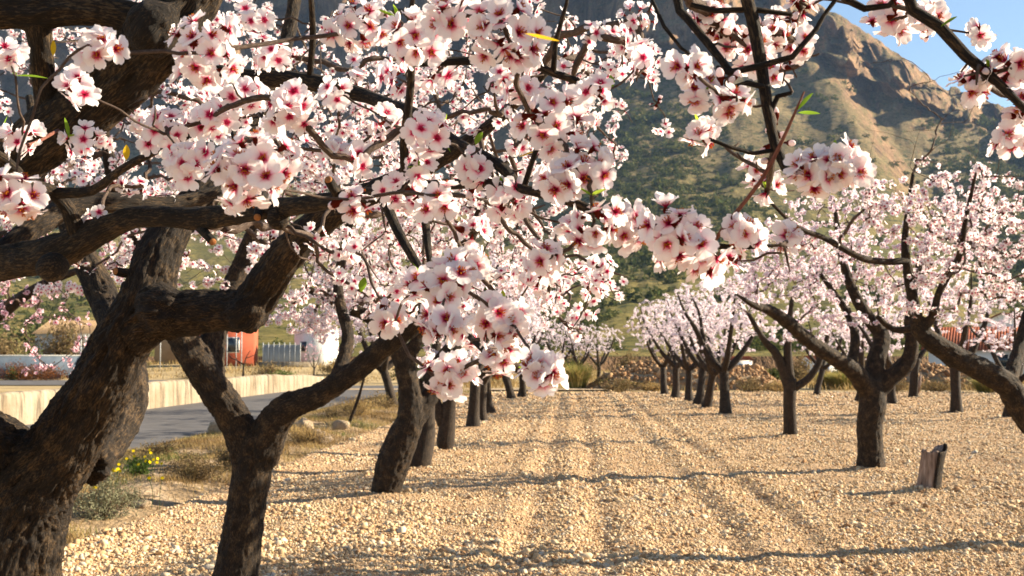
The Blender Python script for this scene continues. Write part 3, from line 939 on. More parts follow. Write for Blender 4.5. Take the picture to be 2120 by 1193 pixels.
PETALS = []
for i, (cup, claw) in enumerate(((0.30, 0.16), (0.36, 0.14), (0.26, 0.17), (0.42, 0.14), (0.30, 0.15), (0.5, 0.15))):
    V, Q, A = petal_grid(300 + i, cup=cup, claw=claw)
    PETALS.append((V, Q, A, mk_mesh('petal_%d' % i, V, Q, attrs={'fc': A}, mat=M['petal'])))
CORES = []
for i in range(2):
    g = Geo()
    flower_core(g, 60 + i)
    CORES.append(g.mesh('flower_core_%d' % i, M['petal'], 'fc'))
WHOLE, WHOLE_GEO = [], []
for i in range(7):                           # whole flowers in one mesh
    rng = np.random.default_rng(500 + i)
    g, light = Geo(), Geo()
    tint = rng.random()
    closed = 0.0 if i < 5 else 0.9
    for k in range(5):
        V, Q, A, _ = PETALS[rng.integers(0, 6)]
        V = V.copy()
        t = rng.normal(0, 0.10) + closed * 0.7 + (0.10 if k % 2 else -0.04)
        c, s = math.cos(t), math.sin(t)
        V = V @ np.array(((1, 0, 0), (0, c, s), (0, -s, c)))
        V = rotz(V, k * 1.2566 + rng.normal(0, 0.10))
        V[:, 2] += 0.0006 * (k % 2)
        A = A.copy()
        A[:, 1] = np.clip(tint + rng.normal(0, 0.1), 0, 1)
        g.add(V, Q, None, A)
        light.add(V, Q, None, A)
    flower_core(g, 70 + i)
    WHOLE.append(g.mesh('whole_flower_%d' % i, M['petal'], 'fc'))
    g = light                                # the same flower with a plain star of stamens, for joined masses
    ang = np.arange(10) * 0.6283
    rr = np.where(np.arange(10) % 2, 0.0016, 0.0050)
    g.add(np.vstack([np.stack([np.cos(ang) * rr, np.sin(ang) * rr, np.where(np.arange(10) % 2, 0.002, 0.0075)], 1), [(0, 0, 0.0045)]]), None, [(k, (k + 1) % 10, 10) for k in range(10)], np.tile((0.0, 0.5, 1.0), (11, 1)))
    ang = np.arange(6) * 1.0472
    g.add(np.vstack([np.stack([np.cos(ang) * 0.0036, np.sin(ang) * 0.0036, np.full(6, -0.001)], 1), np.stack([np.cos(ang) * 0.0014, np.sin(ang) * 0.0014, np.full(6, -0.010)], 1)]),
          [(k, (k + 1) % 6, 6 + (k + 1) % 6, 6 + k) for k in range(6)], None, np.tile((0.0, 0.5, 3.0), (12, 1)))
    q = np.concatenate(g.Q)
    WHOLE_GEO.append((np.concatenate(g.V), np.vstack([q[:, [0, 1, 2]], q[:, [0, 2, 3]], np.concatenate(g.T)]), np.concatenate(g.A)))

def template(kind, seed):
    """few-faced flowers for the thousands further away; returns V, T, A"""
    rng = np.random.default_rng(seed)
    g = Geo()
    R = FS * 0.5
    for k in range(5):
        a = k * 1.2566 + rng.normal(0, 0.12)
        d = np.array((math.cos(a), math.sin(a), 0))
        s = np.array((-math.sin(a), math.cos(a), 0))
        up = np.array((0, 0, 1.0))
        h = rng.uniform(0.10, 0.55)
        if kind == 'med':
            pts = [d * 0.06 * R, d * 0.5 * R - s * 0.40 * R + up * 0.2 * h * R, d * 0.95 * R - s * 0.30 * R + up * h * R,
                   d * 0.90 * R + up * h * R * 0.8, d * 0.95 * R + s * 0.30 * R + up * h * R, d * 0.5 * R + s * 0.40 * R + up * 0.2 * h * R]
            A = [(0.0, 0, 0), (0.52, 0, 0), (1, 0, 0), (0.95, 0, 0), (1, 0, 0), (0.52, 0, 0)]
            T = [(0, 1, 5), (1, 2, 3), (1, 3, 5), (3, 4, 5)]
        else:
            pts = [d * 0.05 * R, d * 0.75 * R - s * 0.44 * R + up * 0.6 * h * R, d * 1.0 * R + up * h * R, d * 0.75 * R + s * 0.44 * R + up * 0.6 * h * R]
            A = [(0.2, 0, 0), (0.85, 0, 0), (1, 0, 0), (0.85, 0, 0)]
            T = [(0, 1, 2), (0, 2, 3)]
        g.add(pts, None, T, A)
    r = R * (0.20 if kind == 'med' else 0.14)
    ang = np.arange(5) * 1.2566 + 0.6
    V = np.vstack([np.stack([np.cos(ang) * r, np.sin(ang) * r, np.full(5, R * 0.10)], 1), [(0, 0, R * 0.32)]])
    g.add(V, None, [(i, (i + 1) % 5, 5) for i in range(5)], np.tile((0.0, 0.5, 1.0), (6, 1)))
    V = np.vstack([np.stack([np.cos(ang[::2]) * r * 0.8, np.sin(ang[::2]) * r * 0.8, np.full(3, -R * 0.08)], 1), [(0, 0, -R * 0.5)]])
    g.add(V, None, [(0, 1, 3), (1, 2, 3), (2, 0, 3)], np.tile((0.0, 0.5, 3.0), (4, 1)))
    return np.concatenate(g.V), np.concatenate(g.T), np.concatenate(g.A)
TPL = {k: [template(k, 30 + i) for i in range(4)] for k in ('med', 'low')}
TPL['hi'] = [WHOLE_GEO[0], WHOLE_GEO[2], WHOLE_GEO[4], WHOLE_GEO[6]]

def basis(nrm, spin):
    n = nrm / (np.linalg.norm(nrm, axis=1, keepdims=True) + 1e-9)
    a = np.where(np.abs(n[:, 2:3]) < 0.9, np.array([[0, 0, 1.0]]), np.array([[1.0, 0, 0]]))
    x = np.cross(a, n)
    x /= np.linalg.norm(x, axis=1, keepdims=True)
    y = np.cross(n, x)
    c, s = np.cos(spin)[:, None], np.sin(spin)[:, None]
    return x * c + y * s, -x * s + y * c, n

def blossom_mesh(name, pos, nrm, scl, kind, mat, seed, origin):
    rng = np.random.default_rng(seed)
    n = len(pos)
    X, Y, N = basis(nrm, rng.uniform(0, 6.28, n))
    pick = rng.integers(0, 4, n)
    tint = np.clip(rng.normal(0.55, 0.3, n), 0, 1)
    Vs, Ts, As, off = [], [], [], 0
    for k in range(4):
        V, T, A = TPL[kind][k]
        m = pick == k
        c = m.sum()
        if not c:
            continue
        W = (pos[m][:, None] + (X[m][:, None] * V[None, :, :1] + Y[m][:, None] * V[None, :, 1:2] + N[m][:, None] * V[None, :, 2:]) * scl[m][:, None, None])
        AA = np.repeat(A[None], c, 0).copy()
        AA[..., 1] = tint[m][:, None]
        Vs.append(W.reshape(-1, 3))
        As.append(AA.reshape(-1, 3))
        Ts.append((np.arange(c)[:, None, None] * len(V) + T[None] + off).reshape(-1, 3))
        off += c * len(V)
    return mk_mesh(name, np.concatenate(Vs) - np.asarray(origin), tris=np.concatenate(Ts), attrs={'fc': np.concatenate(As)}, mat=mat, smooth=False)

# ------------------------------------------------------------------ almond trees
def pixel_limb(rows):
    """rows of (photo x, photo y, depth, apparent width) -> x, y, z, radius"""
    return np.array([[*P(a, b, d), w * 0.5 * d / FPX] for a, b, d, w in rows])

def fuse(limbs, voxel, bark=0.0, seed=0, origin=(0, 0, 0), mat=None, blobs=()):
    """trunk and thick limbs grown together into one skin, with furrowed bark"""
    g = Geo()
    bones = []
    for L in limbs:
        s = spline(L, 0.03)
        tube(g, s[:, :3], s[:, 3], 16)
        bones.append(s)
    for p, r in blobs:
        V, T = ICO2
        g.add(V * r + np.asarray(p), None, T)
    me = g.mesh('fuse_tmp', None)
    ob = bpy.data.objects.new('fuse_tmp', me)
    COL.objects.link(ob)
    md = ob.modifiers.new('r', 'REMESH')
    md.mode, md.voxel_size = 'VOXEL', voxel
    sm = ob.modifiers.new('s', 'SMOOTH')
    sm.factor, sm.iterations = 0.5, 6
    dg = bpy.context.evaluated_depsgraph_get()
    ev = ob.evaluated_get(dg)
    m2 = ev.to_mesh()
    nv = len(m2.vertices)
    V = np.empty(nv * 3, np.float32)
    N = np.empty(nv * 3, np.float32)
    m2.vertices.foreach_get('co', V)
    m2.vertices.foreach_get('normal', N)
    V, N = V.reshape(-1, 3).astype(float), N.reshape(-1, 3).astype(float)
    nl = len(m2.loops)
    LI = np.empty(nl, np.int32)
    m2.loops.foreach_get('vertex_index', LI)
    LT = np.empty(len(m2.polygons), np.int32)
    m2.polygons.foreach_get('loop_total', LT)
    LS = np.empty(len(m2.polygons), np.int32)
    m2.polygons.foreach_get('loop_start', LS)
    Q = LI[(LS[LT == 4])[:, None] + np.arange(4)]
    T = LI[(LS[LT == 3])[:, None] + np.arange(3)] if (LT == 3).any() else None
    ev.to_mesh_clear()
    bpy.data.objects.remove(ob)
    bpy.data.meshes.remove(me)
    # coordinates in the frame of the nearest bone
    pts, tn, nn, bb, ss, rr = [], [], [], [], [], []
    s0 = 0.0
    for s in bones:
        t, n, b = frames(s[:, :3])
        seg = np.concatenate([[0], np.cumsum(np.linalg.norm(np.diff(s[:, :3], axis=0), axis=1))])
        pts.append(s[:, :3]); tn.append(t); nn.append(n); bb.append(b); ss.append(seg + s0); rr.append(s[:, 3])
        s0 += 0.37
    pts, tn, nn, bb, ss, rr = (np.concatenate(a) for a in (pts, tn, nn, bb, ss, rr))
    near = np.empty(nv, int)
    for a in range(0, nv, 4000):
        d2 = ((V[a:a + 4000, None] - pts[None]) ** 2).sum(-1)
        near[a:a + 4000] = (np.sqrt(d2) - rr[None]).argmin(1)
    dv = V - pts[near]
    lx, ly = (dv * nn[near]).sum(1), (dv * bb[near]).sum(1)
    lz = ss[near] + (dv * tn[near]).sum(1)
    R = rr[near]
    bk = np.stack([lx, ly, lz], 1)
    if bark:
        q = np.hypot(lx, ly) + 1e-6
        ux, uy = lx / q * R, ly / q * R
        p1 = np.stack([ux / 0.024, uy / 0.024, lz / 0.13], 1)
        warp = (vnoise(np.stack([ux, uy, lz], 1) / 0.06, seed + 3) - 0.5)[:, None] * np.array((1.2, 1.2, 0.3))
        ridge = 1 - np.abs(2 * fbm(p1 + warp, seed, 3) - 1) * 2.2
        lump = fbm(np.stack([ux, uy, lz * 0.7], 1) / 0.11, seed + 9, 3) - 0.5
        flake = fbm(np.stack([ux, uy, lz * 0.6], 1) / 0.020, seed + 5, 3) - 0.5
        crack = np.abs(2 * vnoise(np.stack([ux / 0.017, uy / 0.017, lz / 0.07], 1) + warp, seed + 7) - 1)
        flake = flake - 0.55 * np.clip(0.35 - crack, 0, 1) / 0.35
        amp = bark * np.clip(R / 0.09, 0.25, 1.0)
        V = V + N * (amp * (1.15 * ridge - 0.3 + 1.7 * lump + 1.0 * flake))[:, None]
    return V - np.asarray(origin), Q, T, bk

def build_wood(limbs, voxel, thr, bark, seed, origin, mat, blobs=()):
    """fused skin for everything thicker than thr, plain tapering tubes beyond"""
    thick, g = [], Geo()
    for li, L in enumerate(limbs):
        s = spline(L, 0.05)
        k = np.argmax(s[:, 3] < thr) if (s[:, 3] < thr).any() else len(s)
        if k >= 2:
            thick.append(s[:min(len(s), k + 1)])
        if k < len(s) - 1:
            s2 = s[max(0, k - 2):]
            tube(g, s2[:, :3] - np.asarray(origin), s2[:, 3] * (1.0 if k < 2 else 1.0), 10, 0.13, seed + li)
    V, Q, T, bk = fuse(thick, voxel, bark, seed, origin, blobs=blobs)
    if g.V:
        off = len(V)
        V = np.vstack([V] + g.V)
        bk = np.vstack([bk] + g.A)
        Q = np.vstack([Q] + [q + off for q in g.Q])
        tt = [q + off for q in g.T]
        T = np.vstack(([T] if T is not None else []) + tt)
    return mk_mesh('trunk', V, Q, T, {'bk': bk}, mat)

def tube_wood(limbs, sides, seed, origin, mat, bump=0.12):
    g = Geo()
    for i, L in enumerate(limbs):
        s = spline(L, 0.08)
        tube(g, s[:, :3] - np.asarray(origin), s[:, 3], sides, bump, seed + i)
    return g.mesh('trunk', mat, 'bk')

class Twigs:
    """branches grown from given limbs to given tips; every tip joins the nearest wood already there"""
    def __init__(s, limbs, seed, rt=0.0016, expo=0.5, min_r=0.0012):
        s.rng = np.random.default_rng(seed)
        s.rt, s.expo, s.min_r = rt, expo, min_r
        pos, tan, rad = [], [], []
        for L in limbs:
            q = spline(L, 0.08)
            pos.append(q[:, :3])
            t = np.gradient(q[:, :3], axis=0)
            tan.append(t / (np.linalg.norm(t, axis=1, keepdims=True) + 1e-9))
            rad.append(q[:, 3])
        s.pos, s.tan, s.rad = np.concatenate(pos), np.concatenate(tan), np.concatenate(rad)
        s.par = np.full(len(s.pos), -1)
        s.n0 = len(s.pos)
        s.paths = []
    def grow(s, tips, wiggle=0.10, arch=0.10, thick_pen=3.0, npt=7, maxlen=1e9):
        tips = np.asarray(tips, float).reshape(-1, 3)
        d0 = np.array([np.min(((s.pos - t) ** 2).sum(1)) for t in tips])
        cap = len(s.pos) + len(tips) * npt
        pos = np.empty((cap, 3)); tan = np.empty((cap, 3)); rad = np.zeros(cap); par = np.full(cap, -1)
        n = len(s.pos)
        pos[:n], tan[:n], rad[:n], par[:n] = s.pos, s.tan, s.rad, s.par
        out = []
        for ti in np.argsort(d0):
            a = tips[ti]
            dv = a - pos[:n]
            dist = np.sqrt((dv ** 2).sum(1))
            back = -(dv * tan[:n]).sum(1) / (dist + 1e-6)
            k = np.argmin(dist * (1 + 0.35 * np.clip(back + 0.2, 0, 1)) + thick_pen * 0.0 * rad[:n])
            if dist[k] > maxlen:
                out.append(-1)
                continue
            L = dist[k]
            p0, t0 = pos[k], tan[k]
            c1 = p0 + (t0 * 0.5 + s.rng.normal(0, 0.25, 3)) * L * 0.45 + np.array((0, 0, arch * L))
            tt = np.linspace(0, 1, npt + 1)[1:, None]
            B = (1 - tt) ** 2 * p0 + 2 * (1 - tt) * tt * c1 + tt ** 2 * a
            B[:-1] += s.rng.normal(0, wiggle * L / npt, (npt - 1, 3))
            path = np.vstack([p0[None], B])
            t = np.gradient(path, axis=0)
            t /= np.linalg.norm(t, axis=1, keepdims=True) + 1e-9
            pos[n:n + npt], tan[n:n + npt] = B, t[1:]
            par[n] = k
            par[n + 1:n + npt] = np.arange(n, n + npt - 1)
            s.paths.append((k, n, n + npt))
            out.append(len(s.paths) - 1)
            n += npt
        s.pos, s.tan, s.rad, s.par = pos[:n], tan[:n], rad[:n], par[:n]
        return out
    def radii(s):
        cnt = np.zeros(len(s.pos))
        for k, a, b in s.paths:
            cnt[b - 1] += 1
        for i in range(len(s.pos) - 1, s.n0 - 1, -1):
            if s.par[i] >= 0:
                cnt[s.par[i]] += cnt[i]
        r = s.rt * np.maximum(cnt, 1) ** s.expo
        r[s.n0:] = np.maximum(r[s.n0:], s.min_r)
        r[:s.n0] = s.rad[:s.n0]
        s.r = r
        return r
    def mesh(s, name, mat, origin, big=8, small=5, sub=False):
        r = s.radii()
        g = Geo()
        for i, (k, a, b) in enumerate(s.paths):
            idx = np.concatenate([[k], np.arange(a, b)])
            rr = r[idx].copy()
            rr[0] = min(rr[0], rr[1] * 1.25)
            pr = np.c_[s.pos[idx] - np.asarray(origin), rr]
            pr[-1, 3] *= 0.6
            tube(g, pr[:, :3], pr[:, 3], big if rr[1] > 0.008 else small, 0.10, i)
        return g.mesh(name, mat, 'bk')
    def parts(s, root, origin, mat, nbranch):
        """each branch its own part; the small fruiting spurs stay together"""
        r = s.radii()
        rest = Geo()
        for i, (k, a, b) in enumerate(s.paths):
            idx = np.concatenate([[k], np.arange(a, b)])
            rr = r[idx].copy()
            rr[0] = min(rr[0], rr[1] * 1.25)
            rr[-1] *= 0.6
            g = Geo() if i < min(nbranch, 290) else rest
            q = s.pos[idx] - np.asarray(origin)
            if i < nbranch:
                sp = spline(np.c_[q, rr], 0.02)
                q, rr = sp[:, :3], np.maximum(sp[:, 3], 0.0006)
            tube(g, q, rr, 7 if rr[0] > 0.006 else 5, 0.14, i)
            if g is not rest:
                link('branch', g.mesh('branch', mat, 'bk'), root)
        if rest.V:
            link('spurs', rest.mesh('spurs', mat, 'bk'), root)['kind'] = 'stuff'
    def flowers(s, per_m, spread, rng, t0=0.25, off=0.018, face=None, facew=0.0, cluster=3.0):
        """positions and facing of flowers along the outer part of every path"""
        pos, nrm = [], []
        for k, a, b in s.paths:
            idx = np.concatenate([[k], np.arange(a, b)])
            q = s.pos[idx]
            seg = np.linalg.norm(np.diff(q, axis=0), axis=1)
            L = seg.sum()
            nc = max(1, rng.poisson(L * per_m / cluster))
            tt = t0 + (1 - t0) * rng.random(nc) ** 0.8
            f = tt * (len(q) - 1)
            i = np.minimum(f.astype(int), len(q) - 2)
            c = q[i] + (q[i + 1] - q[i]) * (f - i)[:, None]
            m = 1 + rng.poisson(cluster - 1, nc)
            c = np.repeat(c, m, 0)
            dr = rng.normal(size=(len(c), 3))
            dr /= np.linalg.norm(dr, axis=1, keepdims=True)
            pos.append(c + dr * (off + spread * rng.random((len(c), 1))))
            nrm.append(dr + rng.normal(0, 0.35, (len(c), 3)) + (0 if face is None else np.asarray(face) * facew))
        return np.concatenate(pos), np.concatenate(nrm)

def ellipsoid_tips(rng, c, r, n, shell=0.45, gap_seed=1, gap=0.0, gap_size=0.6):
    out = []
    c, r = np.asarray(c), np.asarray(r)
    while len(out) < n:
        v = rng.normal(size=3)
        v /= np.linalg.norm(v)
        p = c + v * r * rng.random() ** shell
        if gap and vnoise((p / gap_size)[None], gap_seed)[0] < gap:
            continue
        out.append(p)
    return np.array(out)
TOC = np.array((0, -1.0, 0.12))              # towards the viewer

def almond(label, base, group='almond trees of the orchard'):
    return thing('almond_tree', base, label, 'tree', group)

# ------------------------------------------------------------------ the great old tree at the left (trunk in view, limbs reaching over)
def flower_part(parent, origin, pos, nrm, scl, rng, petals):
    X, Y, N = basis(np.asarray(nrm)[None], np.array([rng.uniform(0, 6.28)]))
    from mathutils import Matrix
    mt = Matrix(((X[0][0], Y[0][0], N[0][0], pos[0] - origin[0]), (X[0][1], Y[0][1], N[0][1], pos[1] - origin[1]),
                 (X[0][2], Y[0][2], N[0][2], pos[2] - origin[2]), (0, 0, 0, 1)))
    mt = mt @ Matrix.Scale(float(scl), 4)
    if petals:
        f = link('flower', CORES[rng.integers(0, 2)], parent)
        f.matrix_local = mt
        op = rng.choice((0.0, 0.0, 0.0, 0.22, 0.45, 0.8), p=(0.3, 0.2, 0.15, 0.2, 0.1, 0.05)) - 0.03
        for k in range(5):
            p = link('petal', PETALS[rng.integers(0, 6)][3], f)
            t = op + rng.normal(0, 0.14) + (0.10 if k % 2 else -0.04)
            p.rotation_euler = (t, 0, k * 1.2566 + rng.normal(0, 0.10))
            p.location = (0, 0, 0.0006 * (k % 2))
    else:
        f = link('flower', WHOLE[rng.choice(7, p=(0.17, 0.17, 0.17, 0.16, 0.15, 0.09, 0.09))], parent)
        f.matrix_local = mt

def ball_cluster(rng, c, R, n):
    """flowers packed along the end of a spur, facing outwards: a lumpy, drawn-out bunch with a few strays"""
    pos, nrm = [], []
    tries = 0
    minsep = FS * 0.52
    ax = rng.normal(size=3) * np.array((1, 0.5, 0.7))
    ax /= np.linalg.norm(ax)
    st = rng.uniform(0.1, 0.5)
    Rr = max(R - FS * 0.33, 0.009)
    while len(pos) < n and tries < 900:
        tries += 1
        v = rng.normal(size=3) + TOC * 0.75
        v /= np.linalg.norm(v)
        w = v * (1 - 0.25 * st) + ax * (v @ ax) * 0.9 * st
        p = c + w * np.array((1, 0.75, 1)) * Rr * (rng.uniform(0.55, 1.05) if rng.random() < 0.85 else rng.uniform(1.05, 1.45))
        if all(np.linalg.norm(p - q) > minsep * (1 - tries / 1500) for q in pos):
            pos.append(p)
            nrm.append(v + rng.normal(0, 0.38, 3) + TOC * 0.22)
    return pos, nrm

def leaf_mesh(name, seed, mat, L=0.03, W=0.006):
    rng = np.random.default_rng(seed)
    t = np.linspace(0, 1, 7)
    w = W * np.sin(np.pi * np.clip(t * 0.96 + 0.02, 0, 1)) ** 0.8
    z = 0.25 * L * t ** 2 * rng.uniform(-0.6, 1.0)
    V = np.concatenate([np.stack([-w, t * L, z + w * 0.35], 1), np.stack([0 * w, t * L, z], 1), np.stack([w, t * L, z + w * 0.35], 1)])
    Q = [(r * 7 + i, r * 7 + i + 1, (r + 1) * 7 + i + 1, (r + 1) * 7 + i) for r in range(2) for i in range(6)]
    g = np.full(len(V), rng.random())
    return mk_mesh(name, V, Q, attrs={'fc': np.stack([g, g, g], 1)}, mat=mat)
LEAVES = [leaf_mesh('young_leaf_%d' % i, i, M['leaf'], 0.024 + 0.006 * i, 0.0045) for i in range(3)]
BROAD = leaf_mesh('broad_young_leaf', 9, M['leaf'], 0.026, 0.0085)
YLEAF = leaf_mesh('yellow_leaf', 5, M['leaf_yellow'], 0.036, 0.0065)

def bud_mesh(seed):
    V, T = ICO2
    V = V * np.array((0.0042, 0.0042, 0.0066)) * (1 + 0.12 * (vnoise(V * 2 + seed, seed)[:, None] - 0.5)) + np.array((0, 0, 0.009))
    g = Geo()
    g.add(V, None, T, np.stack([np.clip(0.28 + V[:, 2] * 16, 0, 0.62), np.full(len(V), 0.35), np.zeros(len(V))], 1))
    n0 = g.n
    tube(g, np.array([(0, 0, -0.008), (0, 0, -0.002), (0, 0, 0.003), (0, 0, 0.007)]), np.array([0.0012, 0.0018, 0.0040, 0.0040]), 8)
    g.A[-1] = np.tile((0.0, 0.5, 3.0), (g.n - n0, 1))
    return g.mesh('flower_bud_%d' % seed, M['petal'], 'fc')
BUDS = [bud_mesh(i) for i in range(3)]
def bud_part(parent, origin, p, d, rng):
    o = link('flower_bud', BUDS[rng.integers(0, 3)], parent)
    o.location = tuple(np.asarray(p) - np.asarray(origin))
    o.rotation_euler = Vector(d).to_track_quat('Z', 'Y').to_euler()
    s = rng.uniform(0.8, 1.35)
    o.scale = (s, s, s)

def leaf_part(parent, origin, p, d, me, rng, s=1.0):
    o = link('leaf', me, parent)
    o.location = tuple(np.asarray(p) - np.asarray(origin))
    o.rotation_euler = Vector(d).to_track_quat('Y', 'Z').to_euler()
    o.scale = (s, s, s)

def cut_end(parent, origin, p, d, r):
    """sawn branch stub with a fresh orange face"""
    g = Geo()
    d = np.asarray(d, float) / np.linalg.norm(d)
    p = np.asarray(p) - np.asarray(origin)
    tube(g, np.array([p - d * 0.10, p - d * 0.03, p, p + d * 0.001]), np.array([r * 1.25, r * 1.1, r, r * 0.93]), 14, 0.06, 3)
    st = link('cut_stub', g.mesh('cut_stub', M['bark'], 'bk'), parent)
    g = Geo()
    tube(g, np.array([p - d * 0.004, p + d * 0.0035, p + d * 0.005]), np.array([r * 0.8, r * 0.82, r * 0.7]), 14, 0.05, 4)
    link('cut_face', g.mesh('cut_face', M['cut']), st)

def near_tree(label, base, limbs, shoots, clusters, mids, seed, voxel, bark, blobs, med_scale=1.0, thr=0.02, fill_per_m=34, cuts=(), leaves=14, objs=300, yellow=(), petal_limit=1.95, green=(), clear=(), buds=60):
    rng = np.random.default_rng(seed)
    root = almond(label, base)
    L = [pixel_limb(r) if len(r[0]) == 4 and r[0][2] > 0 and abs(r[0][0]) > 3 else np.array(r, float) for r in limbs]
    link('trunk', build_wood(L, voxel, thr, bark, seed, base, M['bark'], blobs), root)
    S = [pixel_limb(r) for r in shoots]
    if S:
        for i, s in enumerate(S):
            g = Geo()
            q = spline(s, 0.03)
            tube(g, q[:, :3] - np.asarray(base), q[:, 3], 8, 0.12, i)
            link('young_shoot', g.mesh('young_shoot', M['shoot'], 'bk'), root)
    tw = Twigs(L + S, seed, rt=0.0017, expo=0.5)
    fp, fn, fs = [], [], []
    tips = []
    for cx, cy, r, n, dia in clusters:
        d = FPX * FS / dia * rng.uniform(0.97, 1.03)
        c = P(cx, cy, d)
        tips.append(c)
        p, q = ball_cluster(rng, c, r * d / FPX, int(round(n * 1.3)))
        fp += p
        fn += q
        fs += [rng.uniform(0.76, 0.95) for _ in p]
    tw.grow(tips, wiggle=0.12, arch=0.02)
    nfix = len(tw.paths)
    if len(mids):
        tw.grow(mids, wiggle=0.14, arch=0.06, maxlen=1.2)
    # knobbly fruiting spurs along the branches
    sp = []
    pick = rng.choice(len(tw.pos), min(160, len(tw.pos)), replace=False)
    for k in pick:
        v = rng.normal(size=3)
        v /= np.linalg.norm(v)
        sp.append(tw.pos[k] + v * (rng.uniform(0.015, 0.035) + (tw.rad[k] if k < tw.n0 else 0.003)))
    twf = Twigs(L + S, seed + 1)
    twf.paths = tw.paths[nfix:]
    twf.pos, twf.tan = tw.pos, tw.tan
    if twf.paths:
        mp, mn = twf.flowers(fill_per_m, 0.014, rng, 0.2, 0.013, TOC, 0.5, 3.2)
        if clear:
            dm = mp @ np.array((0, CT, ST)) - EYE * ST
            qx = CXP + FPX * mp[:, 0] / dm
            qy = CYP - FPX * (mp @ np.array((0, -ST, CT)) - EYE * CT) / dm
            ok = np.ones(len(mp), bool)
            for (x0, y0), (x1, y1), dlim, wid in clear:          # limbs the photo shows bare
                t = np.clip(((qx - x0) * (x1 - x0) + (qy - y0) * (y1 - y0)) / ((x1 - x0) ** 2 + (y1 - y0) ** 2), 0, 1)
                ok &= (np.hypot(qx - x0 - t * (x1 - x0), qy - y0 - t * (y1 - y0)) > wid) | (dm > dlim)
            mp, mn = mp[ok], mn[ok]
        fp += list(mp)
        fn += list(mn)
        fs += list(rng.uniform(0.74, 0.98, len(mp)))
    nbranch = len(tw.paths)
    tw.grow(sp, wiggle=0.1, arch=0.0, npt=3)
    tw.parts(root, base, M['twig'], nbranch)
    fp, fn, fs = np.array(fp), np.array(fn), np.array(fs)
    dep = fp @ np.array((0, CT, ST)) - EYE * ST
    inview = (np.abs(fp[:, 0] / dep) < 0.46) & ((fp[:, 2] - EYE) / dep < 0.33)
    order = np.argsort(dep + np.where(inview, 0, 50))
    for k in order[:objs]:
        flower_part(root, base, fp[k], fn[k], fs[k], rng, dep[k] < petal_limit and inview[k])
    rest = order[objs:]
    if len(rest):
        for nm, kd, kk in (('blossoms', 'hi', rest[dep[rest] < 2.7]), ('far_blossoms', 'med', rest[dep[rest] >= 2.7])):
            if len(kk):
                b = link(nm, blossom_mesh(nm, fp[kk], fn[kk], fs[kk], kd, M['petal'], seed, base), root)
                b['kind'] = 'stuff'
    for p, d, r in cuts:
        cut_end(root, base, p, d, r)
    for i in range(leaves):
        k, a, b = tw.paths[rng.integers(0, nfix)]
        c = tw.pos[rng.integers(a, b)]
        for j in range(rng.integers(1, 4)):
            d = rng.normal(size=3) + np.array((0, -0.4, 0.9))
            leaf_part(root, base, c, d, LEAVES[rng.integers(0, 3)], rng, rng.uniform(0.7, 1.2))
    for i in range(buds):
        k, a, b = tw.paths[rng.integers(0, nbranch)]
        c = tw.pos[rng.integers(a, b)]
        for j in range(rng.integers(1, 4)):
            d = rng.normal(size=3)
            d /= np.linalg.norm(d)
            bud_part(root, base, c + d * 0.009 + rng.normal(0, 0.004, 3), d, rng)
    for c, d, s in yellow:
        leaf_part(root, base, c, d, YLEAF, rng, s)
    for c, d, s in green:
        leaf_part(root, base, c, d, BROAD, rng, s)
    return root

def region_tips(rng, polys, n, d0, d1):
    """tips spread over photo regions (x0, y0, x1, y1, weight) between two depths"""
    w = np.array([p[4] for p in polys], float)
    out = []
    for i in rng.choice(len(polys), n, p=w / w.sum()):
        x0, y0, x1, y1, _ = polys[i]
        out.append(P(rng.uniform(x0, x1), rng.uniform(y0, y1), d0 + (d1 - d0) * rng.random() ** 0.8))
    return np.array(out)

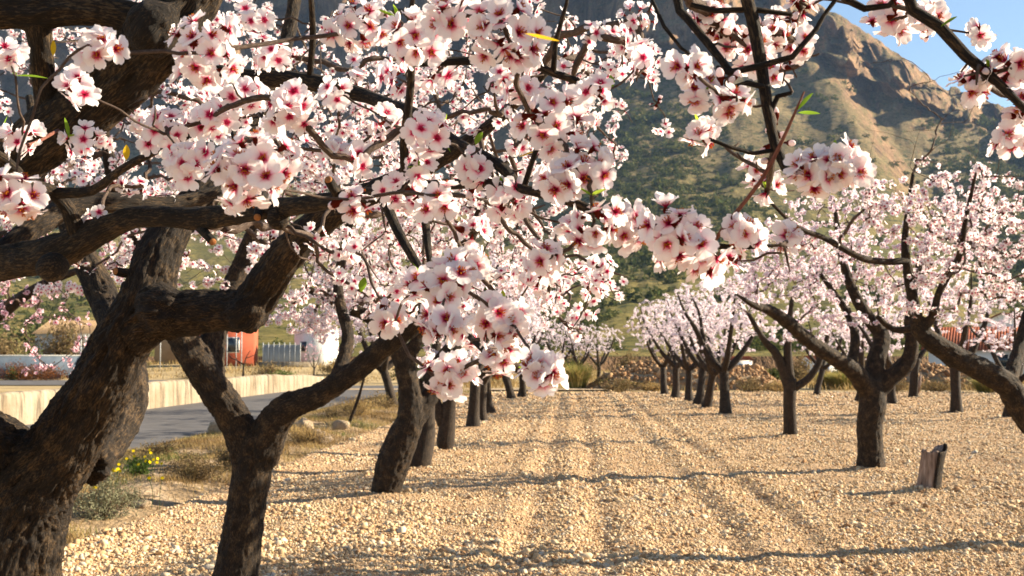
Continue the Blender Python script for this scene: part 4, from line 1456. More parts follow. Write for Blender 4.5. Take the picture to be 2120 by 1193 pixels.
A_LIMBS = [
    [(8, 1650, 4.05, 350), (10, 1500, 4.02, 280), (6, 1350, 4.0, 230), (12, 1193, 4.0, 214), (36, 1080, 4.0, 204), (74, 990, 3.97, 176), (134, 920, 3.92, 140), (197, 815, 3.86, 122), (260, 700, 3.82, 114), (300, 630, 3.8, 110), (322, 545, 3.83, 92), (365, 462, 3.9, 76), (430, 392, 4.0, 60), (500, 300, 4.1, 48), (560, 180, 4.2, 38), (600, 60, 4.3, 30), (620, -80, 4.4, 22)],
    [(265, 700, 3.82, 105), (310, 662, 3.78, 104), (370, 650, 3.74, 96), (440, 645, 3.7, 86), (508, 640, 3.66, 86), (548, 590, 3.62, 80), (600, 520, 3.55, 70), (680, 445, 3.5, 62), (770, 400, 3.4, 50), (870, 350, 3.3, 40), (960, 300, 3.2, 30), (1050, 230, 3.1, 22), (1130, 150, 3.0, 15)],
    [(60, 1040, 4.0, 190), (15, 965, 3.98, 170), (-50, 915, 3.9, 150), (-170, 850, 3.6, 130), (-290, 700, 3.2, 120), (-320, 600, 2.95, 120), (-230, 520, 2.78, 120), (-60, 410, 2.6, 118), (40, 330, 2.5, 118), (120, 265, 2.45, 124), (210, 195, 2.4, 128), (290, 120, 2.35, 132), (350, 60, 2.3, 126), (400, -10, 2.3, 110), (460, -140, 2.3, 90), (520, -300, 2.4, 60)],
    [(-310, 640, 3.0, 100), (-160, 590, 2.7, 84), (0, 545, 2.55, 70), (60, 536, 2.5, 72), (120, 520, 2.45, 74), (190, 485, 2.4, 64), (260, 456, 2.35, 50), (330, 448, 2.3, 44), (420, 452, 2.25, 46), (520, 440, 2.15, 42), (620, 425, 2.05, 38), (720, 408, 1.95, 33), (800, 398, 1.85, 28), (900, 385, 1.75, 25), (1000, 380, 1.65, 23), (1090, 393, 1.55, 21), (1200, 425, 1.5, 20), (1280, 462, 1.47, 20), (1345, 490, 1.45, 18), (1410, 512, 1.43, 15), (1470, 510, 1.42, 12), (1550, 512, 1.41, 10), (1612, 508, 1.4, 7)],
    [(340, 55, 2.32, 70), (240, 28, 2.3, 62), (150, 18, 2.3, 66), (60, 22, 2.3, 70), (-60, 20, 2.3, 70), (-200, 0, 2.3, 60), (-330, -60, 2.3, 40)],
    [(76, 25, 2.3, 50), (84, 90, 2.33, 48), (88, 150, 2.37, 48), (98, 215, 2.42, 52)],
    [(320, 105, 2.35, 60), (400, 140, 2.3, 42), (500, 160, 2.25, 38), (600, 165, 2.2, 36), (680, 178, 2.15, 34), (760, 200, 2.1, 30), (810, 217, 2.0, 24), (870, 240, 1.9, 22), (940, 292, 1.75, 23), (1000, 322, 1.67, 24), (1045, 352, 1.62, 24), (1072, 388, 1.58, 20)],
    [(165, 490, 2.4, 40), (142, 435, 2.38, 32), (105, 395, 2.35, 28), (60, 380, 2.3, 25), (10, 330, 2.25, 20), (-40, 300, 2.2, 16)],
    [(110, 400, 2.36, 24), (190, 395, 2.3, 20), (250, 352, 2.2, 18), (330, 310, 2.1, 15), (420, 270, 2.0, 9)],
    [(-40, 560, 2.75, 50), (60, 480, 2.85, 50), (150, 428, 3.0, 50), (250, 420, 3.1, 44), (350, 425, 3.2, 38), (440, 400, 3.3, 28), (520, 340, 3.4, 18)],
    [(842, 398, 1.82, 18), (838, 340, 1.75, 19), (838, 280, 1.7, 19), (848, 200, 1.65, 17), (852, 130, 1.6, 15), (850, 40, 1.55, 12), (860, -40, 1.5, 9)],
    [(790, 400, 1.88, 24), (815, 460, 1.84, 22), (835, 500, 1.8, 20), (868, 555, 1.75, 18), (900, 610, 1.68, 14), (955, 675, 1.6, 14), (1000, 725, 1.52, 12), (1075, 770, 1.45, 10), (1130, 778, 1.42, 7)],
    [(870, 392, 1.8, 20), (882, 470, 1.75, 17), (892, 560, 1.7, 13), (925, 690, 1.62, 12), (936, 745, 1.6, 11), (934, 800, 1.58, 8)],
    [(850, 132, 1.62, 14), (920, 128, 1.65, 18), (1000, 125, 1.65, 18), (1085, 125, 1.68, 17), (1145, 152, 1.7, 17), (1220, 178, 1.7, 14), (1262, 215, 1.7, 9)],
    [(1145, 155, 1.7, 12), (1150, 90, 1.68, 11), (1172, 10, 1.65, 8), (1185, -60, 1.6, 6)],
    [(1085, 388, 1.56, 12), (1110, 310, 1.54, 11), (1127, 250, 1.5, 8)],
    [(640, 170, 2.18, 14), (648, 60, 2.1, 13), (640, -40, 2.05, 12)],
    [(440, 160, 2.28, 14), (470, 220, 2.1, 14), (486, 290, 1.9, 11)],
    [(170, 960, 4.1, 110), (215, 905, 4.25, 100), (248, 850, 4.4, 92), (262, 800, 4.5, 84), (255, 720, 4.65, 70), (215, 620, 4.9, 60), (150, 480, 5.1, 44), (90, 340, 5.2, 30), (60, 200, 5.3, 16)],
]
A_SHOOTS = [
    [(1475, 503, 1.42, 9), (1520, 445, 1.4, 9), (1575, 375, 1.38, 9), (1620, 290, 1.36, 8), (1665, 190, 1.34, 4)],
    [(120, 270, 2.2, 7), (60, 300, 2.0, 8), (0, 290, 1.9, 7)],
]
A_CLUSTERS = [
    (205, 105, 50, 5, 78), (160, 185, 40, 4, 66), (28, 400, 60, 9, 78), (420, 110, 78, 13, 74), (520, 355, 82, 18, 80), (392, 335, 48, 6, 62),
    (340, 270, 55, 8, 60), (430, 250, 45, 6, 60), (600, 225, 52, 9, 62), (500, 195, 48, 6, 58), (735, 415, 42, 3, 68), (745, 330, 34, 2, 60), (740, 55, 62, 11, 66),
    (870, 80, 60, 10, 66), (930, 35, 55, 7, 76), (1050, 75, 78, 12, 78), (820, 160, 40, 5, 60), (905, 150, 36, 3, 60), (1080, 190, 40, 5, 62),
    (1135, 255, 66, 11, 68), (1240, 190, 40, 4, 60), (885, 272, 54, 8, 66), (800, 250, 40, 4, 58), (870, 330, 44, 4, 60), (910, 415, 44, 4, 68),
    (830, 400, 46, 6, 58), (1060, 410, 56, 8, 64), (1200, 362, 66, 12, 72), (1160, 380, 44, 5, 66), (1230, 462, 58, 8, 72), (1300, 468, 52, 9, 70),
    (1410, 500, 76, 16, 74), (1540, 480, 44, 6, 72), (1625, 500, 36, 3, 68), (1522, 540, 34, 3, 62), (860, 588, 40, 4, 72), (925, 588, 58, 9, 76),
    (972, 548, 46, 7, 68), (1128, 540, 44, 4, 72), (1100, 582, 38, 4, 66), (800, 662, 36, 4, 66), (912, 672, 48, 6, 76), (1035, 668, 58, 11, 72),
    (1035, 742, 44, 6, 70), (932, 782, 56, 10, 68), (1125, 770, 48, 9, 78), (560, 110, 46, 7, 52), (520, 40, 44, 6, 50), (690, 190, 34, 3, 56),
    (1330, 128, 40, 5, 56), (1316, 40, 44, 7, 38), (650, 490, 36, 5, 36), (40, 290, 40, 5, 58), (10, 110, 34, 4, 60), (180, 300, 44, 7, 46), (980, 350, 40, 5, 60),
    (985, 480, 34, 4, 52), (1090, 120, 36, 4, 62), (1190, 470, 34, 4, 62), (970, 695, 30, 4, 58), (460, 470, 30, 3, 40),
]
rngA = np.random.default_rng(77)
A_MIDS = np.concatenate([
    region_tips(rngA, [(250, 0, 1250, 320, 8), (500, 300, 1250, 560, 4.6), (0, 60, 330, 420, 2), (700, 560, 1180, 660, 1.2), (1130, 540, 1310, 700, 1.0), (1200, 0, 1400, 300, 1.3)], 330, 2.3, 4.6), region_tips(rngA, [(330, 500, 620, 600, 2), (100, 420, 500, 560, 1.5)], 26, 4.1, 5.0)])
baseA = G(8, 1650)
baseA = np.array((P(8, 1650, 4.05)[0], P(8, 1650, 4.05)[1], 0.0))
near_tree('huge gnarled old almond tree with a forked dark trunk in the left corner', baseA, A_LIMBS, A_SHOOTS, A_CLUSTERS, A_MIDS, 5, 0.0076, 0.0118,
          [(P(108, 552, 2.36), 0.034), (P(512, 648, 3.62), 0.066), (P(322, 58, 2.24), 0.055), (P(335, 640, 3.72), 0.085), (P(575, 455, 2.08), 0.022)],
          cuts=[(P(240, 562, 3.74), (-0.6, -1.0, 0.1), 0.014), (P(440, 500, 2.2), (0.6, -0.8, -0.5), 0.008), (P(533, 449, 2.08), (0.1, -1.0, -0.6), 0.008), (P(681, 374, 1.93), (-0.3, -1, 0.6), 0.008)],
          clear=[((505, 640), (690, 440), 3.9, 58), ((300, 640), (440, 380), 4.2, 55), ((110, 920), (300, 640), 4.2, 90), ((300, 650), (510, 645), 4.0, 60), ((40, 330), (340, 70), 2.6, 75), ((60, 535), (400, 450), 2.6, 40)],
          leaves=16, yellow=[(P(1088, 70, 1.14), (0.9, -0.15, -0.42), 0.95), (P(262, 300, 2.0), (0.1, -0.3, -1), 0.9), (P(110, 115, 2.2), (0.1, -0.2, 0.9), 0.8), (P(1075, 325, 1.55), (1, -0.2, 0.15), 0.65)],
          green=[(P(1652, 228, 1.33), (0.6, -0.25, 0.45), 0.95), (P(1652, 234, 1.33), (0.7, -0.3, -0.25), 0.95), (P(748, 605, 1.75), (0.4, -0.4, 0.9), 0.9), (P(985, 300, 1.65), (0.5, -0.5, 0.6), 0.8), (P(1040, 395, 1.6), (-0.4, -0.3, 0.9), 0.8)])

# ------------------------------------------------------------------ the tree whose branches hang in from the top right
Z_LIMBS = [
    [(2.55, 0.05, 0.0, 0.17), (2.52, 0.08, 0.5, 0.14), (2.42, 0.2, 1.1, 0.125), (2.2, 0.45, 1.75, 0.10), (1.8, 0.8, 2.25, 0.075), (1.3, 1.1, 2.45, 0.05), (0.8, 1.3, 2.45, 0.034), (0.45, 1.4, 2.35, 0.024), (0.2, 1.45, 2.25, 0.012)],
    [(2.5, 0.1, 0.8, 0.10), (2.9, 0.5, 1.5, 0.085), (3.2, 1.0, 2.2, 0.06), (3.3, 1.5, 2.9, 0.035)],
    [(2.3, 0.4, 1.6, 0.08), (2.2, -0.2, 2.3, 0.06), (2.0, -0.8, 3.0, 0.03)],
]
def zl(rows, *start):
    return np.vstack([np.array(start, float)] + [pixel_limb(rows)])
Z_MORE = [
    zl([(1545, -60, 1.45, 30), (1558, 40, 1.45, 29), (1578, 150, 1.45, 27), (1590, 230, 1.44, 24), (1605, 300, 1.43, 22), (1625, 345, 1.42, 20), (1642, 372, 1.41, 15)], (0.42, 1.4, 2.35, 0.022), (0.33, 1.43, 2.15, 0.02)),
    zl([(1745, -20, 1.42, 10), (1690, 60, 1.42, 11), (1640, 118, 1.42, 13), (1570, 138, 1.43, 14), (1510, 150, 1.43, 14), (1485, 140, 1.42, 10)], (0.8, 1.3, 2.45, 0.012), (0.55, 1.38, 2.1, 0.009)),
    zl([(1395, -40, 1.5, 20), (1425, 40, 1.48, 19), (1470, 95, 1.46, 17), (1512, 148, 1.44, 14)], (0.2, 1.45, 2.25, 0.012)),
    zl([(1350, 0, 1.45, 8), (1375, 55, 1.43, 8), (1410, 100, 1.42, 7), (1440, 120, 1.42, 6)], (0.2, 1.45, 2.25, 0.008)),
    zl([(1870, -40, 1.42, 26), (1945, 55, 1.41, 25), (2000, 115, 1.4, 25), (2030, 140, 1.4, 24), (2075, 180, 1.39, 18), (2130, 235, 1.38, 14), (2200, 300, 1.36, 9)], (0.95, 1.25, 2.45, 0.026), (0.6, 1.36, 2.12, 0.018)),
    zl([(1700, -40, 1.5, 18), (1755, 0, 1.5, 17), (1790, 18, 1.5, 15), (1840, 12, 1.49, 13), (1880, -30, 1.48, 10)], (0.6, 1.38, 2.4, 0.02)),
    zl([(1590, 245, 1.44, 12), (1610, 200, 1.44, 11), (1640, 192, 1.43, 8)], (P(1588, 215, 1.44)[0], P(1588, 215, 1.44)[1], P(1588, 215, 1.44)[2], 0.004)),
    pixel_limb([(1606, 310, 1.43, 10), (1560, 318, 1.42, 9), (1515, 306, 1.41, 8), (1472, 290, 1.4, 7)]),
    pixel_limb([(1580, 180, 1.44, 12), (1548, 172, 1.43, 12), (1505, 185, 1.42, 8)]),
    pixel_limb([(1640, 30, 1.44, 9), (1560, 20, 1.45, 12), (1480, 22, 1.45, 12), (1430, 10, 1.45, 10)]),
]
Z_CLUSTERS = [
    (1430, 140, 42, 4, 74), (1450, 190, 44, 5, 68), (1518, 205, 44, 5, 72), (1452, 280, 38, 4, 62), (1690, 352, 54, 8, 74), (1745, 345, 56, 9, 74),
    (1562, 358, 34, 4, 60), (1590, 392, 30, 2, 62), (1500, 70, 44, 6, 60), (1560, 105, 46, 6, 62), (1605, 70, 40, 6, 58), (1650, 90, 38, 5, 56), (1470, 35, 40, 5, 62),
    (1660, 20, 36, 4, 52), (1840, 42, 52, 7, 64), (1922, 35, 42, 5, 68), (2030, 72, 26, 2, 56), (2025, 175, 46, 5, 68), (2095, 135, 48, 7, 72), (2092, 290, 40, 5, 66), (2112, 210, 38, 5, 66), (1610, 150, 30, 3, 52),
]
near_tree('blossoming almond tree out of frame, its branches hanging in from the top right', (2.55, 0.05, 0.0), [*Z_LIMBS, *Z_MORE], [], Z_CLUSTERS,
          np.array([(2.0 + 1.5 * a, 0.2 + 1.2 * b, 2.5 + 0.8 * c) for a, b, c in np.random.default_rng(3).random((25, 3))]), 6, 0.016, 0.006, [], leaves=6, objs=290, fill_per_m=20,
          green=[(P(1948, 55, 1.4), (0.9, -0.3, 0.3), 0.8)])

# ------------------------------------------------------------------ the other trees of the orchard
def mid_tree(label, base, limbs, crowns, ntips, per_m, kind, mat, seed, fuse_voxel=0.0, bark=0.0, objs=0, fscale=1.0, name='almond_tree', group='almond trees of the orchard',
             gap=0.36, tip_extra=None, droop=0.05, cluster=3.0, shell=0.5, sides=12, maxlen=1.6, tall_shoots=0):
    rng = np.random.default_rng(seed)
    base = np.asarray(base, float)
    root = thing(name, base, label, 'tree', group)
    L = [pixel_limb(r) for r in limbs]
    L[0][0, 2] = min(L[0][0, 2], -0.03)
    if fuse_voxel:
        link('trunk', build_wood(L, fuse_voxel, fuse_voxel * 2.2, bark, seed, base, M['bark']), root)
    else:
        link('trunk', tube_wood(L, sides, seed, base, M['bark_far'], 0.14), root)
    tips = [ellipsoid_tips(rng, c, r, max(3, int(ntips * w)), shell, seed, gap, 0.55) for c, r, w in crowns]
    if tip_extra is not None:
        tips.append(tip_extra)
    tips = np.concatenate(tips)
    nst = 2 if len(L) > 1 else 1
    tw = Twigs([l[nst - 1 if i == 0 else 1:] for i, l in enumerate(L) if len(l) > 2], seed, rt=0.0017, expo=0.55, min_r=0.0015)
    tw.grow(tips, wiggle=0.16, arch=droop, npt=7, maxlen=maxlen)
    fp, fn = tw.flowers(per_m, 0.02, rng, 0.12, 0.014, None, 0, cluster)
    if tall_shoots:
        top = tw.pos[tw.pos[:, 2] > np.quantile(tw.pos[:, 2], 0.8)]
        st = top[rng.choice(len(top), tall_shoots)]
        tw.grow(st + np.stack([rng.normal(0, 0.12, tall_shoots), rng.normal(0, 0.12, tall_shoots), rng.uniform(0.35, 0.95, tall_shoots)], 1), wiggle=0.08, npt=5)
    t = link('twigs', tw.mesh('twigs', M['twig'], base, 7, 4), root)
    t['kind'] = 'stuff'
    fs = rng.uniform(0.85, 1.15, len(fp)) * fscale
    order = np.arange(len(fp))
    if objs:
        dep = fp @ np.array((0, CT, ST))
        vis = (np.abs(fp[:, 0] / dep) < 0.45) & ((fp[:, 2] - EYE) / dep < 0.31)
        order = np.argsort(dep + np.where(vis, 0, 50) + rng.normal(0, 0.5, len(dep)))
        for k in order[:objs]:
            flower_part(root, base, fp[k], fn[k], fs[k], rng, False)
        order = order[objs:]
    b = link('blossoms', blossom_mesh('blossoms', fp[order], fn[order], fs[order], kind, mat, seed, base), root)
    b['kind'] = 'stuff'
    return root, len(fp)

def gbase(px, py):
    return G(px, py)

COUNT = {}
# second trunk of the left row, forked low
C_L = [
    [(478, 1245, 7.2, 112), (488, 1193, 7.2, 93), (505, 1085, 7.2, 80), (520, 985, 7.2, 79), (528, 915, 7.2, 84), (540, 900, 7.2, 70)],
    [(520, 950, 7.2, 76), (495, 885, 7.18, 70), (450, 815, 7.12, 66), (405, 745, 7.1, 64), (372, 690, 7.1, 56), (345, 630, 7.1, 50), (300, 540, 7.0, 42), (250, 430, 6.9, 34), (220, 300, 6.8, 24), (200, 180, 6.7, 14)],
    [(440, 800, 7.13, 56), (436, 745, 7.2, 56), (446, 680, 7.3, 50), (480, 600, 7.4, 45), (520, 500, 7.5, 36), (560, 380, 7.5, 26), (580, 240, 7.5, 15)],
    [(535, 950, 7.2, 76), (565, 880, 7.15, 70), (600, 842, 7.1, 58), (660, 818, 7.05, 46), (740, 765, 7.0, 45), (800, 715, 6.9, 44), (860, 670, 6.8, 40), (920, 600, 6.7, 38), (960, 520, 6.6, 30), (1000, 430, 6.5, 22), (1050, 330, 6.4, 14)],
    [(690, 800, 7.0, 30), (720, 700, 7.2, 26), (700, 600, 7.4, 22), (720, 480, 7.5, 16), (760, 350, 7.5, 10)],
]
mid_tree('dark almond tree with a low V shaped fork, second trunk from the left', gbase(478, 1238), C_L,
         [(P(640, 290, 7.0), (1.95, 1.5, 1.0), 0.8), (P(250, 330, 6.8), (1.2, 1.2, 0.9), 0.28), (P(1010, 420, 6.4), (0.75, 0.8, 0.65), 0.2)], 800, 46, 'med', M['petal'], 21, 0.013, 0.010, 300, gap=0.34)

D_L = [
    [(793, 1042, 12, 54), (800, 1012, 12, 60), (812, 965, 12, 68), (830, 915, 12, 66), (850, 865, 12, 56), (847, 805, 12, 46), (838, 755, 12, 44), (815, 712, 12, 36), (770, 660, 12, 28), (700, 632, 11.9, 22), (640, 600, 11.8, 14)],
    [(855, 880, 12, 40), (885, 830, 12.1, 36), (915, 770, 12.2, 32), (955, 700, 12.3, 26), (1000, 620, 12.4, 18), (1040, 540, 12.4, 10)],
    [(838, 760, 12, 34), (868, 690, 12, 26), (880, 600, 12, 20), (900, 500, 12, 12)],
]
mid_tree('leaning almond trunk with a swollen graft at its foot, beside the open field', gbase(795, 1038), D_L,
         [(P(880, 540, 12), (1.75, 1.4, 1.1), 1.0), (P(670, 590, 11.8), (0.85, 0.9, 0.6), 0.8)], 400, 46, 'med', M['petal'], 22, 0.018, 0.010, 0, 1.1)
E_L = [
    [(862, 980, 15, 50), (866, 950, 15, 54), (880, 890, 15, 42), (884, 840, 15, 36), (890, 790, 15, 34), (915, 740, 15, 28), (960, 690, 15, 22), (1010, 640, 15, 14)],
    [(884, 850, 15, 30), (860, 790, 15, 26), (830, 720, 15, 20), (790, 650, 15, 12)],
    [(888, 800, 15, 22), (905, 700, 15.2, 18), (900, 600, 15.3, 10)],
]
mid_tree('almond tree just behind the leaning graft trunk, splitting into three limbs', gbase(865, 977), E_L, [(P(900, 590, 15.2), (1.7, 1.5, 1.0), 1.0), (P(700, 610, 15.0), (1.0, 0.9, 0.75), 0.9)], 310, 50, 'low', M['petal_far'], 23, 0, 0, 0, 1.15)
F_L = [
    [(922, 943, 17.6, 26), (922, 926, 17.6, 30), (921, 915, 17.6, 38), (925, 880, 17.6, 36), (930, 835, 17.6, 28), (938, 790, 17.6, 24), (970, 730, 17.6, 18), (1010, 670, 17.6, 12)],
    [(918, 880, 17.6, 26), (905, 840, 17.6, 22), (892, 800, 17.6, 18), (870, 740, 17.6, 12)],
]
mid_tree('almond tree with a ringed graft low on its trunk, midway down the left row', gbase(922, 942), F_L, [(P(950, 640, 17.6), (1.7, 1.6, 1.0), 1.0)], 270, 52, 'low', M['petal_far'], 24, 0, 0, 0, 1.2)

K_L = [
    [(1803, 979, 15, 66), (1803, 960, 15, 58), (1802, 930, 15, 52), (1800, 880, 15, 52), (1806, 840, 15, 55), (1804, 810, 15, 50), (1800, 785, 15, 48)],
    [(1800, 815, 15, 42), (1770, 770, 14.8, 38), (1722, 738, 14.6, 32), (1670, 702, 14.4, 30), (1632, 668, 14.2, 28), (1592, 642, 14, 22), (1560, 632, 13.8, 13), (1525, 610, 13.7, 5)],
    [(1803, 800, 15, 40), (1815, 740, 15.1, 38), (1825, 695, 15.2, 34), (1795, 655, 15.2, 28), (1765, 600, 15.2, 22), (1740, 520, 15.2, 15), (1730, 440, 15.2, 9)],
    [(1812, 815, 15, 36), (1848, 780, 15, 34), (1878, 752, 15, 32), (1888, 705, 15, 28), (1884, 650, 15, 22), (1900, 560, 15, 16), (1930, 470, 15, 9)],
    [(1760, 765, 14.8, 22), (1770, 700, 14.9, 20), (1750, 640, 15, 14), (1700, 570, 15, 10)],
]
mid_tree('broad almond tree left of the short dead stump, with wide spreading limbs', gbase(1805, 976), K_L,
         [(P(1770, 530, 15), (1.75, 1.6, 1.15), 1.0), (P(1610, 560, 14.2), (0.7, 0.8, 0.6), 0.2)], 500, 42, 'med', M['petal_far'], 25, 0.02, 0.008, 0, 1.15, gap=0.42, tall_shoots=14)
L_L = [
    [(1637, 911, 20.8, 34), (1636, 880, 20.8, 28), (1635, 845, 20.8, 26), (1637, 800, 20.8, 28), (1636, 785, 20.8, 26)],
    [(1635, 805, 20.8, 24), (1622, 765, 20.8, 21), (1605, 730, 20.8, 18), (1582, 705, 20.8, 14), (1550, 650, 20.8, 8)],
    [(1637, 800, 20.8, 20), (1632, 745, 20.8, 18), (1632, 690, 20.8, 15), (1640, 620, 20.8, 9)],
    [(1642, 805, 20.8, 18), (1675, 782, 20.8, 15), (1698, 745, 20.8, 13), (1715, 690, 20.8, 9)],
]
mid_tree('almond tree with three limbs opening like a cup, second in the right row', gbase(1637, 909), L_L, [(P(1630, 600, 20.8), (1.6, 1.6, 1.0), 1.0)], 300, 48, 'low', M['petal_far'], 26, 0, 0, 0, 1.2)
N_L = [
    [(2290, 1128, 9.29, 105), (2283, 1110, 9.26, 90), (2262, 1060, 9.22, 70), (2215, 985, 9.22, 62), (2155, 900, 9.22, 56), (2112, 840, 9.22, 53), (2085, 798, 9.20, 50), (2035, 768, 9.13, 48), (1975, 737, 9.05, 44), (1922, 702, 8.98, 38), (1897, 675, 8.98, 30)],
    [(1900, 690, 8.98, 30), (1894, 640, 8.98, 25), (1882, 575, 8.98, 22), (1874, 510, 8.98, 16), (1880, 430, 8.98, 11), (1890, 360, 8.98, 6)],
    [(1905, 685, 8.98, 26), (1932, 652, 8.92, 18), (1942, 612, 8.86, 15), (1962, 572, 8.86, 15), (1986, 530, 8.73, 14), (2000, 450, 8.61, 10), (2020, 360, 8.49, 6)],
    [(1880, 540, 8.98, 16), (1830, 542, 8.86, 14), (1780, 533, 8.73, 14), (1710, 495, 8.61, 12), (1650, 470, 8.49, 10), (1598, 422, 8.36, 6)],
    [(2085, 800, 9.22, 33), (2110, 720, 9.47, 26), (2140, 600, 9.72, 21), (2170, 450, 9.84, 15), (2190, 330, 9.84, 10)],
    [(1895, 680, 8.98, 17), (1850, 682, 9.10, 13), (1815, 655, 9.10, 10)],
]
mid_tree('leaning almond trunk entering low at the right edge and arching over the stump', (P(2290, 1125, 9.28)[0], 9.28, 0), N_L,
         [(P(1990, 500, 8.9), (1.05, 1.1, 0.66), 1.0), (P(2170, 490, 9.6), (1.0, 1.1, 0.85), 0.6), (P(1740, 450, 8.6), (0.55, 0.6, 0.3), 0.22)], 360, 37, 'med', M['petal'], 27, 0.014, 0.010, 300, 1.1, gap=0.44, tall_shoots=48)
# the half bare pinkish tree over the low wall at the left
P_L = [
    [(-330, 1110, 9.6, 90), (-310, 980, 9.6, 80), (-280, 860, 9.6, 72), (-200, 760, 9.5, 60), (-90, 695, 9.3, 44), (0, 648, 9.1, 30), (50, 612, 9.0, 24), (110, 580, 8.9, 18), (190, 555, 8.8, 12), (270, 560, 8.7, 7)],
    [(-240, 800, 9.5, 50), (-180, 650, 9.7, 40), (-60, 520, 9.8, 28), (60, 470, 9.8, 16)],
]
rngP = np.random.default_rng(61)
mid_tree('sparse pinkish almond tree with thin drooping twigs over the low wall', (P(-330, 1110, 9.6)[0], 9.6, 0), P_L,
         [(P(110, 600, 9.0), (0.75, 0.7, 0.40), 0.7), (P(60, 520, 9.4), (0.7, 0.7, 0.3), 0.5)], 130, 13, 'med', M['petal_pink'], 28, 0, 0, 0, 1.0, gap=0.3, droop=0.12, cluster=1.9,
         tip_extra=np.array([P(rngP.uniform(10, 235), rngP.uniform(660, 790), rngP.uniform(8.3, 9.3)) for _ in range(26)]))

# smaller trees further down the rows share a few grown shapes
def generic_shape(seed, lean, ntips=200, per_m=52, fork=1.05, R=1.55):
    rng = np.random.default_rng(seed)
    th = np.array([(0, 0, -0.06, 0.19), (0, 0, 0.06, 0.145), (lean * 0.2, 0.02, 0.3, 0.115), (lean * 0.6, 0, 0.7, 0.10), (lean, 0.0, fork, 0.105)], float)
    limbs = [th]
    a0 = rng.uniform(0, 6.28)
    nl = 4
    for i in range(nl):
        a = a0 + i * 6.28 / nl + rng.normal(0, 0.3)
        d = np.array((math.cos(a), math.sin(a), 0))
        q = th[-1, :3]
        limbs.append(np.array([[*(q - (0, 0, 0.08)), 0.08], [*(q + d * 0.32 + (0, 0, 0.25)), 0.07], [*(q + d * 0.62 + (0, 0, 0.75 + rng.uniform(-0.1, 0.2))), 0.05],
                               [*(q + d * (0.85 + rng.uniform(-0.1, 0.2)) + (0, 0, 1.35)), 0.03], [*(q + d * 1.1 + (0, 0, 1.9)), 0.012]]))
    tw = Twigs(limbs[1:], seed, rt=0.0022, expo=0.55, min_r=0.002)
    tips = ellipsoid_tips(rng, (lean, 0, fork + 1.35), (R, R, 1.05), ntips, 0.5, seed, 0.36, 0.6)
    tw.grow(tips, wiggle=0.16, arch=0.06, npt=6)
    fp, fn = tw.flowers(per_m, 0.025, rng, 0.1, 0.015, None, 0, 3.0)
    return (tube_wood(limbs, 9, seed, (0, 0, 0), M['bark_far'], 0.16), tw.mesh('twigs', M['twig'], (0, 0, 0), 6, 4),
            blossom_mesh('blossoms', fp, fn, rng.uniform(1.05, 1.45, len(fp)), 'low', M['petal_far'], seed, (0, 0, 0)))
SHAPES = [generic_shape(90 + i, ln) for i, ln in enumerate((0.05, -0.25, 0.3, 0.0))]

FAR = [  # photo x, y of the foot, shape, turn, scale, label
    (980, 889, 0, 0.4, 1.0, 'straight slim almond trunk in the left row, just right of the ringed trunk'),
    (999, 873, 3, 2.0, 0.85, 'thin almond trunk showing close behind the slim straight one, left row'),
    (1014, 861, 1, 1.1, 1.0, 'almond trunk near the far end of the left row, leaning right'),
    (1058, 826, 2, 3.4, 1.1, 'last but one almond tree at the far end of the left row'),
    (1081, 823, 0, 4.6, 1.05, 'last almond tree at the far end of the left row'),
    (815, 851, 1, 0.2, 1.05, 'backward leaning almond tree on the verge beside the lane'),
    (1503, 860, 0, 2.6, 1.05, 'almond tree third in the right row, with a clean Y fork'),
    (1463, 848, 2, 5.2, 0.95, 'slanting slim almond tree left of the Y forked one'),
    (1446, 839, 1, 3.9, 1.05, 'thick leaning almond tree half hidden behind the slanting slim one'),
    (1427, 832, 3, 0.9, 1.0, 'upright almond tree fifth from the far end of the right row'),
    (1398, 824, 0, 5.7, 1.05, 'almond tree second from the far end of the right row'),
    (1376, 817, 2, 1.6, 1.0, 'farthest almond tree of the right row, before the rubble bank'),
    (1980, 857, 3, 3.0, 1.15, 'almond tree behind the arching trunk, in front of the white house'),
    (1848, 838, 0, 1.9, 1.05, 'slim almond tree seen just right of the broad one'),
    (2086, 868, 1, 2.3, 0.85, 'thin almond tree under the arching trunk at the right edge'),
    (1692, 818, 2, 0.5, 0.95, 'small distant almond tree in front of the blue doored hut'),
    (1779, 832, 1, 4.1, 0.9, 'small almond tree peeping out behind the broad tree'),
    (1240, 800, 3, 1.2, 0.9, 'pale almond tree standing alone beyond the end of the field'),
    (1195, 796, 2, 5.1, 0.9, 'low almond tree behind the tall grass tussock'),
    (1160, 796, 0, 2.8, 1.0, 'almond tree beyond the track, left of the grass tuft'),
]
for px, py, si, rz, sc, label in FAR:
    p = G(px, py)
    if py < 812:
        p = P(px, 760, 62.0)
        p[2] = float(ground_z(np.array([p[0]]), np.array([p[1]]))[0])
    r = thing('almond_tree', p, label, 'tree', 'almond trees of the orchard', rz)
    r.scale = (sc * 1.10, sc * 1.10, sc * 1.03)
    for nm, me in zip(('trunk', 'twigs', 'blossoms'), SHAPES[si]):
        c = link(nm, me, r)
        if nm != 'trunk':
            c['kind'] = 'stuff'

